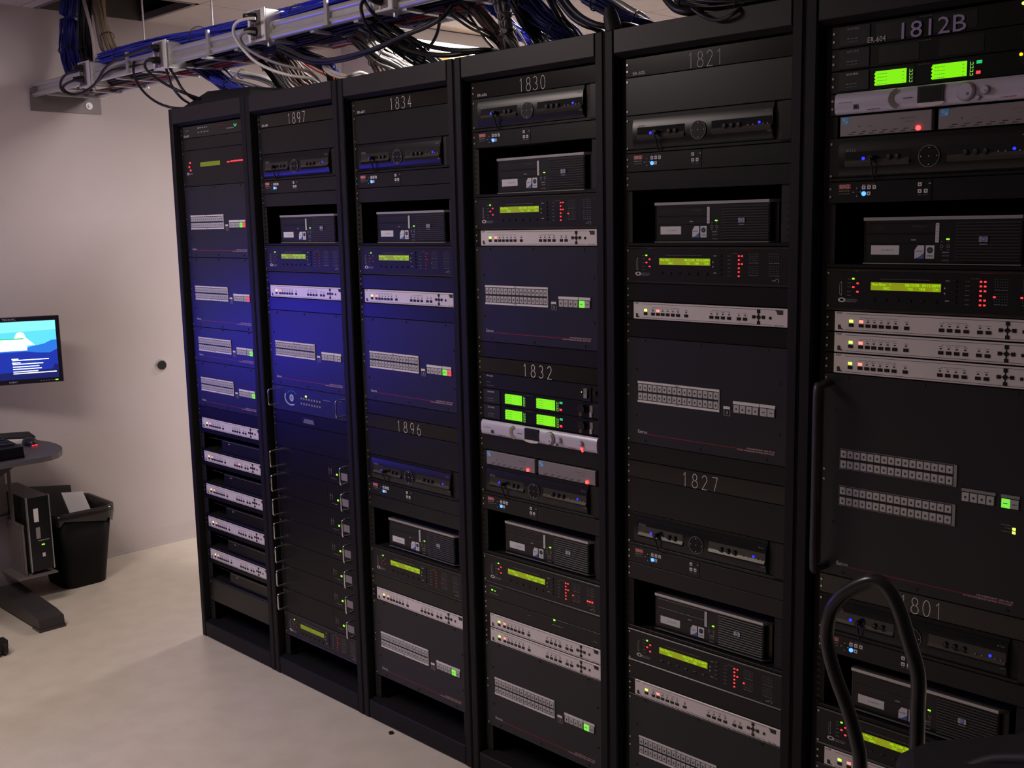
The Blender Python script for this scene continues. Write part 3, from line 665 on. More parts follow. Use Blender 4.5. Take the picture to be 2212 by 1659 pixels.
def b_codec(root, n, **kw):
    F = Face(root, 1); x0, x1 = X(-.012), X(1.0); m = MB(); ears(m, U, 'panel_dark')
    prof = [(.001, -.005), (.004, -.0115), (.014, -.0138), (.028, -.0140), (.039, -.0120), (U-.001, -.006)]; k = len(prof); vs = []
    for x in (x0, x1): vs += [(x, y, z) for z, y in prof]
    m.add(vs, [(i, i+k, i+k+1, i+1) for i in range(k-1)], 'amp_face', True)
    for q in (0, 1): m.add([vs[q*k+i] for i in range(k)]+[(vs[q*k][0], 0, U-.001), (vs[q*k][0], 0, .001)], [tuple(range(k+2))], 'amp_face')
    m.build('front_cover', root); F.chassis()
    y = -.0145
    F.part('audio_jack', lambda q: (q.box(X(.085), X(.110), y-.0005, y+.004, F.Z(.80), F.Z(.58), 'ink_grey'), q.box(X(.090), X(.106), y-.0008, y, F.Z(.77), F.Z(.61), 'black')))
    F.part('crescent_emblem', lambda q: q.ring(X(.315), F.Z(.50), y-.0012, .024, .014, 'chrome', 105, 258, 20, ez=.86))
    F.part('display_window', lambda q: (q.box(X(.398), X(.518), y-.002, 0, F.Z(.80), F.Z(.10), 'soft_black'), q.box(X(.410), X(.508), y-.0022, y, F.Z(.74), F.Z(.18), 'black'),
        q.poly([(X(.392), F.Z(.84)), (X(.40), F.Z(.80)), (X(.518), F.Z(.80)), (X(.524), F.Z(.84)), (X(.51), F.Z(.94)), (X(.46), F.Z(.98)), (X(.41), F.Z(.94))][::-1], y-.003, 'silver_face', .003)))
    for s, t, rr, hh in ((.618, .50, .0165, .008), (.700, .50, .0078, .007), (.672, .80, .0040, .005), (.876, .50, .0080, .007)):
        F.part('knob', lambda q, s=s, t=t, rr=rr, hh=hh: (q.cyl((X(s), -.012, F.Z(t)), (0, -1, 0), rr*1.08, .004, 'ink_grey', 24), q.cyl((X(s), -.016, F.Z(t)), (0, -1, 0), rr, hh, 'amp_face', 24, r2=rr*.86), q.cyl((X(s)+rr*.35, -.016-hh, F.Z(t)-rr*.3), (0, -1, 0), rr*.18, .0004, 'chrome', 10)))
    F.part('status_led', lambda q: (q.ring(X(.880), F.Z(.80), -.0146, .0036, .0010, 'led_red_hot'), q.ring(X(.880), F.Z(.93), -.0116, .0036, .0010, 'led_red_hot')), 'red glowing figure')
    F.part('markings', lambda q: (dashes(q, .01, .08, F.Z(.46), 'ink_grey', 8, .0009, y=-.0146), dashes(q, .155, .22, F.Z(.86), 'ink', 6, .0014, y=-.0125), dashes(q, .33, .375, F.Z(.52), 'ink', 4, .0016, y=-.0148), dashes(q, .765, .83, F.Z(.86), 'brand_red', 6, .0014, y=-.0125), dashes(q, .925, .98, F.Z(.90), 'ink_grey', 5, .001, y=-.011)))
def b_half(root, n, left=True, **kw):
    F = Face(root, 1); a, b = (.006, .455) if left else (.485, .965); m = MB()
    m.plate(X(a), X(b), .002, U-.003, 'grey_face', yf=-.003, yb=.01, b=.001); m.box(X(a)+.002, X(b)-.002, .01, .2, .002, U-.004, 'rear_black'); m.build('front_cover', root)
    w = b-a; s = lambda q: a+q*w
    F.part('brand_emblem', lambda q: (q.box(X(s(.02)), X(s(.10)), -.0034, -.003, F.Z(.42), F.Z(.10), 'blue_logo'), q.ring(X(s(.045)), F.Z(.21), -.0037, .0026, .0012, 'strip_white'), q.ring(X(s(.075)), F.Z(.32), -.0037, .0026, .0012, 'strip_white')))
    def vents(q):
        for i in range(7):
            x = X(s(.10+.115*i)); q.box(x, x+.010, -.0033, -.003, F.Z(.90), F.Z(.865), 'ink'); q.box(x+.006, x+.016, -.0033, -.003, F.Z(.81), F.Z(.775), 'ink')
        dashes(q, s(.66), s(.84), F.Z(.34), 'ink_grey', 7, .0026, y=-.0033); dashes(q, s(.72), s(.82), F.Z(.50), 'ink_grey', 3, .002, y=-.0033); q.cyl((X(s(.22)), -.003, F.Z(.55)), (0, -1, 0), .0015, .0003, 'ink', 8); q.box(X(s(.33)), X(s(.37)), -.0032, -.003, F.Z(.60), F.Z(.55), 'ink_grey')
    F.part('vent_slots', vents)
    F.part('status_led', lambda q: q.cyl((X(s(.865)), -.003, F.Z(.82)), (0, -1, 0), .0048, .003, 'led_red_hot', 12), 'bright red light')
def b_ledbox(root, n, style=0, **kw):
    F = Face(root, 1); m = MB(); ears(m, U, 'panel'); m.build('faceplate', root); F.chassis()
    if style == 0:
        F.led(.025, .42, 'led_green', .006, .0035); F.led(.052, .44, 'led_green', .003, .002)
        F.part('markings', lambda q: (dashes(q, .0, .13, F.Z(.15), 'dim_white', 9, .0012), dashes(q, .0, .09, F.Z(.66), 'dim_white', 6, .0014)))
    else:
        F.led(.60, .10, 'led_green', .006, .0040)
        F.part('markings', lambda q: (dashes(q, .58, .72, F.Z(-.02)-.002, 'dim_white', 8, .0012), dashes(q, .58, .68, F.Z(.42), 'dim_white', 5, .0014), dashes(q, .36, .385, F.Z(.35), 'dim_white', 2, .0012), dashes(q, .93, .965, F.Z(.62), 'dim_white', 2, .0012)))
def handle_geo(q, x, h, r=.0034, d=.036, z0=.010, z1=None):
    z1 = h-.010 if z1 is None else z1
    q.tube(smooth_path([(x, 0, z0), (x, -d*.8, z0), (x, -d, z0+.005), (x, -d, (z0+z1)/2), (x, -d, z1-.005), (x, -d*.8, z1), (x, 0, z1)], 3), r, 'chrome', 8)
def b_ampl(root, n, plate=True, **kw):
    F = Face(root, 2); h = 2*U; m = MB(); ears(m, h, 'panel_dark'); m.box(X(.66), X(.665), -.0004, 0, .01, h-.01, 'panel'); m.build('faceplate', root); F.chassis()
    for x in (X(-.012), X(.965)): F.part('handle', lambda q, x=x: handle_geo(q, x, h, z0=.016, z1=h-.016), 'chrome handle')
    F.led(.805, .62, 'led_green', .0075, .0055)
    F.part('nameplate', lambda q: q.box(X(.835), X(.945), -.001, 0, F.Z(.78), F.Z(.50), 'grey_face'))
    F.part('markings', lambda q: (dashes(q, .72, .80, F.Z(.80), 'dim_white', 4, .0012), dashes(q, .70, .74, F.Z(.50), 'dim_white', 2, .0012), q.box(X(.70), X(.703), -.0005, 0, F.Z(.68), F.Z(.40), 'dim_white'), q.box(X(.73), X(.733), -.0005, 0, F.Z(.64), F.Z(.42), 'dim_white'), q.box(X(.74), X(.95), -.0006, 0, F.Z(.90), F.Z(.88), 'navy_face')))
def b_eye(root, n, **kw):
    F = Face(root, 2); h = 2*U; m = MB(); ears(m, h, 'navy_face'); m.build('faceplate', root); F.chassis()
    for x in (X(-.012), X(.93)): F.part('handle', lambda q, x=x: handle_geo(q, x, h, r=.0028, d=.03, z0=.018, z1=h-.016), 'chrome handle')
    F.part('eye_emblem', lambda q: (q.ring(X(.215), F.Z(.44), -.0006, .040, .034, 'eye_pale', 150, 300, 26, ez=.68), q.ring(X(.230), F.Z(.40), -.0006, .034, .030, 'eye_teal', 30, 150, 20, ez=.66), q.cyl((X(.225), 0, F.Z(.44)), (0, -1, 0), .0125, .001, 'eye_pale', 24), q.cyl((X(.223), -.001, F.Z(.43)), (0, -1, 0), .0075, .0004, 'grey_face', 20)), 'pale eye shaped emblem')
    for r_ in (0, 1):
        for i in range(8):
            F.key(.365+i*.0365, .40+.20*r_+i*.002, .0085, .0062, 'dim_white', d=.0015, name='indicator')
    F.led(.43, .29, 'led_lime', .009, .0055)
    F.part('markings', lambda q: (dashes(q, .66, .76, F.Z(.32), 'dim_white', 5, .0018), dashes(q, .86, .90, F.Z(.26), 'dim_white', 2, .0020)))
def b_drawer(root, n, **kw):
    m = MB(); ears(m, U, 'panel_dark'); m.build('storage_front', root); q = MB(); q.box(.225, .305, -.001, .0, .012, .034, 'black'); q.poly([(.232, .013), (.300, .013), (.292, .028), (.242, .028)][::-1], -.0015, 'bracket_grey'); q.build('finger_pull', root)
def b_player(root, n, **kw):
    # dark player box standing on a recessed shelf between the scalers
    h = 2*U; m = MB(); m.plate(.0505, .512, h-.016, h-.0007, 'panel_dark'); m.plate(.0505, .512, .0007, .006, 'panel'); m.box(.0505, .512, .004, .25, .0007, .003, 'inner_black'); m.build('shelf_surround', root)
    q = MB(); q.box(.19, .47, .012, .24, .0035, .055, 'black'); q.build('player_body', root); q = MB(); q.text('SONY', .235, .040, .004, 'line_white', y=.0115, w=.016); q.box(.20, .46, .0112, .012, .050, .0508, 'ink_grey'); q.box(.07, .17, .030, .032, .045, .0458, 'ink_grey'); q.build('markings', root)

BUILD = dict(blank=b_blank, label=b_label, scaler=b_scaler, switcher=b_switcher, proc=b_proc, receiver=b_receiver, selector=b_selector, shelf=b_shelf, pc=b_pc, wireless=b_wireless,
             antenna=b_antenna, codec=b_codec, half=b_half, ledbox=b_ledbox, ampl=b_ampl, eye=b_eye, drawer=b_drawer, player=b_player)
INFO = dict(blank=('blank_panel', 'blank panel', 'blank black filler panels in the racks'), label=('numbered_panel', 'label panel', 'black panels with engraved room numbers'),
    scaler=('video_scaler', 'video scaler', 'silver one-unit video scalers'), switcher=('matrix_switcher', 'video switcher', 'dark matrix switchers with rows of keys'),
    proc=('control_processor', 'control processor', 'control processors with green displays'), receiver=('rack_receiver', 'media receiver', 'black receivers with a round dial'),
    selector=('keyboard_switch', 'computer switch', 'black selector panels with a blue light'), shelf=('rack_shelf', 'rack shelf', 'open shelves in the racks'),
    pc=('desktop_computer', 'computer', 'small black computers lying in the racks'), wireless=('wireless_receiver', 'wireless receiver', 'wireless microphone receivers'),
    antenna=('antenna_splitter', 'antenna splitter', None), codec=('conference_codec', 'audio unit', 'silver curved audio units'), half=('signal_converter', 'signal converter', 'grey half-width converters with a red light'),
    ledbox=('network_unit', 'network unit', 'slim black units with green lights'), ampl=('power_amplifier', 'amplifier', 'black power amplifiers with chrome handles'),
    eye=('lighting_controller', 'controller', None), drawer=('rack_storage_unit', 'storage unit', None), player=('disc_player', 'disc player', 'dark player boxes between the silver scalers'))
CACHE = {}
def put(kind, k, u0, n, label, **kw):
    nm, cat, grp = INFO[kind]; key = (kind, n, tuple(sorted(kw.items())))
    if key not in CACHE:
        root = thing(nm, None, cat, group=grp); BUILD[kind](root, n, **kw); CACHE[key] = root
    else:
        root = copy_tree(CACHE[key])
    z = Z0-(u0+n)*U
    if kind == 'pc': root.location = (k*P+.1225, GY+.022, Z0-(u0+3)*U+.0090)
    else: root.location = (k*P, GY, z)
    root['label'] = label; root['category'] = cat
    return root
def pc(k, u0, where, **kw):
    put('shelf', k, u0, 3, 'open black shelf holding the computer '+where)
    put('pc', k, u0, 3, 'computer with silver top edge lying '+where, **kw)
R1, R2, R3, R4, R5, R6 = ['in the '+n for n in NAMES]
N1, N2, N3, N4, N5, N6 = range(6)
# rack 1
put('label', N1, -1, 1, 'dark labelled panel topmost in the leftmost rack', num='', er='ER-609')
put('blank', N1, 0, 1, 'blank panel above the red-lit processor in the leftmost rack')
put('proc', N1, 1, 3, 'control processor with glowing red bar, upper part of the leftmost rack', extra=(), dim=True)
put('switcher', N1, 4, 6, 'topmost matrix switcher in the leftmost rack, with green and red keys', keys=('g', 'r'))
put('switcher', N1, 10, 6, 'second matrix switcher from the top in the leftmost rack', keys=(None, 'r'))
put('switcher', N1, 16, 3, 'shortest matrix switcher, third from the top in the leftmost rack', keys=(None, 'g'), off=.88, txt=2.5)
put('switcher', N1, 19, 4, 'lowest matrix switcher in the leftmost rack, above the silver scalers', keys=(None, 'g'), off=1.40, txt=3.52)
put('blank', N1, 23, 1, 'blank panel between the switchers and the scalers in the leftmost rack', mt='panel_dark')
ORD = ['topmost', 'second', 'middle', 'fourth', 'lowest']
for i, u in enumerate((24, 27, 30, 33, 36)):
    put('scaler', N1, u, 1, ORD[i]+' of the five silver scalers in the leftmost rack'+(', with an extra red light' if i == 1 else ''), **({'mid': 10} if i == 1 else {}))
    put('player', N1, u+1, 2, 'dark player box under the '+ORD[i]+' silver scaler in the leftmost rack')
put('blank', N1, 39, 2, 'blank panel lowest in the leftmost rack')
# rack 2
put('label', N2, -1, 1, 'blue-sheened panel engraved 1897', num='1897', er='ER-608', s0=.37, s1=.62)
put('blank', N2, 0, 2, 'tall blank panel right under the panel engraved 1897')
put('receiver', N2, 2, 2, 'black receiver with round dial '+R2)
put('selector', N2, 4, 1, 'selector panel with blue light '+R2)
put('blank', N2, 5, 1, 'blank panel above the computer '+R2)
pc(N2, 6, R2)
put('proc', N2, 9, 2, 'upper green-display processor, under the computer '+R2, dimred=True, reds='few', extra=())
put('blank', N2, 11, 1, 'blank panel just above the silver scaler '+R2)
put('scaler', N2, 12, 1, 'only silver scaler '+R2)
put('blank', N2, 13, 1, 'blank panel just below the silver scaler '+R2)
put('switcher', N2, 14, 6, 'matrix switcher washed in blue light '+R2, keys=(None, None))
put('eye', N2, 20, 2, 'navy controller with pale eye emblem and chrome handles')
put('drawer', N2, 22, 1, 'black storage front with finger pull under the navy eye-emblem controller')
put('blank', N2, 23, 2, 'blank panel between the drawer and the amplifiers '+R2, mt='panel_dark')
ORD7 = ['topmost', 'second from the top', 'third from the top', 'middle', 'third from the bottom', 'second from the bottom', 'lowest']
for i in range(7): put('ampl', N2, 25+2*i, 2, 'black amplifier with chrome handles, '+ORD7[i]+' of its stack of seven')
put('proc', N2, 39, 2, 'green-display processor at the very bottom '+R2, dim=True, dimred=True, reds='full', extra=())
# rack 3
put('label', N3, -1, 1, 'blue-sheened panel engraved 1834', num='1834', er='ER-607', s0=.37, s1=.62)
put('blank', N3, 0, 2, 'tall blank panel right under the panel engraved 1834')
put('receiver', N3, 2, 2, 'upper receiver with round dial '+R3)
put('selector', N3, 4, 1, 'upper selector panel with blue light '+R3)
put('blank', N3, 5, 1, 'blank panel above the upper computer '+R3)
pc(N3, 6, 'high '+R3)
put('proc', N3, 9, 2, 'upper green-display processor '+R3, dimred=True, reds='full')
put('blank', N3, 11, 1, 'blank panel just above the upper silver scaler '+R3)
put('scaler', N3, 12, 1, 'upper silver scaler '+R3)
put('blank', N3, 13, 1, 'blank panel just below the upper silver scaler '+R3)
put('switcher', N3, 14, 6, 'upper matrix switcher with red and green keys '+R3, keys=('g', 'r'))
put('blank', N3, 20, 1, 'blank panel above the panel engraved 1896')
put('label', N3, 21, 1, 'panel engraved 1896 halfway down a rack', num='1896', s0=.322, s1=.61)
put('blank', N3, 22, 2, 'tall blank panel right under the panel engraved 1896')
put('receiver', N3, 24, 2, 'lower receiver with round dial, under the panel engraved 1896')
put('selector', N3, 26, 1, 'lower selector panel with blue light '+R3)
put('blank', N3, 27, 1, 'blank panel above the lower computer '+R3)
pc(N3, 28, 'low '+R3)
put('proc', N3, 31, 2, 'lower green-display processor '+R3, dimred=True, reds='few')
put('blank', N3, 33, 1, 'blank panel just above the lower silver scaler '+R3)
put('scaler', N3, 34, 1, 'lower silver scaler '+R3)
put('switcher', N3, 35, 6, 'lower matrix switcher with one green key '+R3, keys=('g', None))
# rack 4
put('label', N4, -1, 1, 'black panel engraved 1830', num='1830', er='ER-606')
put('receiver', N4, 0, 2, 'upper receiver with round dial, right under the panel engraved 1830')
put('selector', N4, 2, 1, 'upper selector panel with blue light '+R4)
pc(N4, 3, 'high '+R4)
put('proc', N4, 6, 2, 'upper green-display processor '+R4)
put('scaler', N4, 8, 1, 'highest silver scaler of all, '+R4)
put('switcher', N4, 9, 6, 'upper matrix switcher with one green key '+R4, keys=('g', None))
put('blank', N4, 15, 1, 'blank panel above the panel engraved 1832')
put('label', N4, 16, 1, 'panel engraved 1832 halfway down a rack', num='1832', s0=.36, s1=.63, wd=.0022)
put('antenna', N4, 17, 1, 'dark splitter unit with a switch, right under the panel engraved 1832')
put('wireless', N4, 18, 1, 'upper of the two green-screened wireless receivers under the panel engraved 1832')
put('wireless', N4, 19, 1, 'lower of the two green-screened wireless receivers, on the silver audio unit')
put('codec', N4, 20, 1, 'silver curved audio unit '+R4)
put('blank', N4, 21, 1, 'blank panel under the silver curved audio unit '+R4)
put('half', N4, 22, 1, 'left grey converter with red light '+R4, left=True)
put('half', N4, 22, 1, 'right grey converter with red light '+R4, left=False)
put('receiver', N4, 23, 2, 'lower receiver with round dial, under the two grey converters')
put('selector', N4, 25, 1, 'lower selector panel with blue light '+R4)
pc(N4, 26, 'low '+R4)
put('proc', N4, 29, 2, 'lower green-display processor '+R4, tri=True)
put('ledbox', N4, 31, 1, 'slim black unit with two green lights at its left end', style=0)
put('ledbox', N4, 32, 1, 'slim black unit with one green light, right above two silver scalers', style=1)
put('scaler', N4, 33, 1, 'upper of the two stacked silver scalers low '+R4)
put('scaler', N4, 34, 1, 'lower of the two stacked silver scalers low '+R4)
put('switcher', N4, 35, 6, 'lowest matrix switcher '+R4, keys=('g', None))
# rack 5
put('label', N5, -1, 1, 'black panel engraved 1821', num='1821', er='ER-605', wd=.0014)
put('blank', N5, 0, 2, 'tall blank panel right under the panel engraved 1821')
put('receiver', N5, 2, 2, 'upper receiver with round dial '+R5)
put('selector', N5, 4, 1, 'upper selector panel with blue light '+R5)
put('blank', N5, 5, 1, 'blank panel above the upper computer '+R5)
pc(N5, 6, 'high '+R5)
put('proc', N5, 9, 2, 'upper green-display processor '+R5, extra=())
put('blank', N5, 11, 1, 'blank panel just above the upper silver scaler '+R5)
put('scaler', N5, 12, 1, 'upper silver scaler '+R5, lit=2)
put('blank', N5, 13, 1, 'blank panel just below the upper silver scaler '+R5)
put('switcher', N5, 14, 6, 'upper matrix switcher with no lit key '+R5, keys=(None, None))
put('blank', N5, 20, 1, 'blank panel above the panel engraved 1827')
put('label', N5, 21, 1, 'panel engraved 1827 halfway down a rack', num='1827', s0=.345, s1=.60)
put('blank', N5, 22, 2, 'tall blank panel right under the panel engraved 1827')
put('receiver', N5, 24, 2, 'lower receiver with round dial, under the panel engraved 1827')
put('selector', N5, 26, 1, 'lower selector panel with blue light '+R5)
put('blank', N5, 27, 1, 'blank panel above the lower computer '+R5)
pc(N5, 28, 'low '+R5)
put('proc', N5, 31, 2, 'lower green-display processor '+R5)
put('blank', N5, 33, 1, 'blank panel just above the lower silver scaler '+R5)
put('scaler', N5, 34, 1, 'lower silver scaler '+R5, lit=2)
put('switcher', N5, 35, 6, 'lower matrix switcher '+R5, keys=('g', None))
# rack 6
put('wireless', N6, -1, 1, 'dark wireless receiver lettered 1812B', lit=False, text='1812B', top=True)
put('wireless', N6, 0, 1, 'dark wireless receiver right below the 1812B lettering', lit=False)
put('wireless', N6, 1, 1, 'green-screened wireless receiver '+R6, top=True)
put('codec', N6, 2, 1, 'silver curved audio unit '+R6)
put('half', N6, 3, 1, 'left grey converter with red light '+R6, left=True)
put('half', N6, 3, 1, 'right grey converter with red light '+R6, left=False)
put('receiver', N6, 4, 2, 'upper receiver with round dial '+R6)
put('selector', N6, 6, 1, 'upper selector panel with blue light '+R6)
pc(N6, 7, 'high '+R6)
put('proc', N6, 10, 2, 'upper green-display processor, above three stacked silver scalers', reds='all', extra=(.765, .882, .905))
for i, u in enumerate((12, 13, 14)): put('scaler', N6, u, 1, ['top', 'middle', 'bottom'][i]+' of the three stacked silver scalers at the right')
put('switcher', N6, 15, 10, 'tallest matrix switcher, with four rows of keys, at the right', keys=('g', None), big=True)
put('label', N6, 25, 1, 'panel engraved 1801 seen through the tubular handle', num='1801', s0=.380, s1=.60)
put('receiver', N6, 26, 2, 'lower receiver with round dial, behind the tubular handle')
put('selector', N6, 28, 1, 'lower selector panel with blue light, behind the tubular handle')
pc(N6, 29, 'low '+R6+' behind the tubular handle')
put('proc', N6, 32, 2, 'lower green-display processor behind the tubular handle')
put('scaler', N6, 34, 1, 'silver scaler at the bottom right behind the tubular handle')
put('switcher', N6, 35, 6, 'lowest matrix switcher in the rack at the right edge', keys=(None, None))
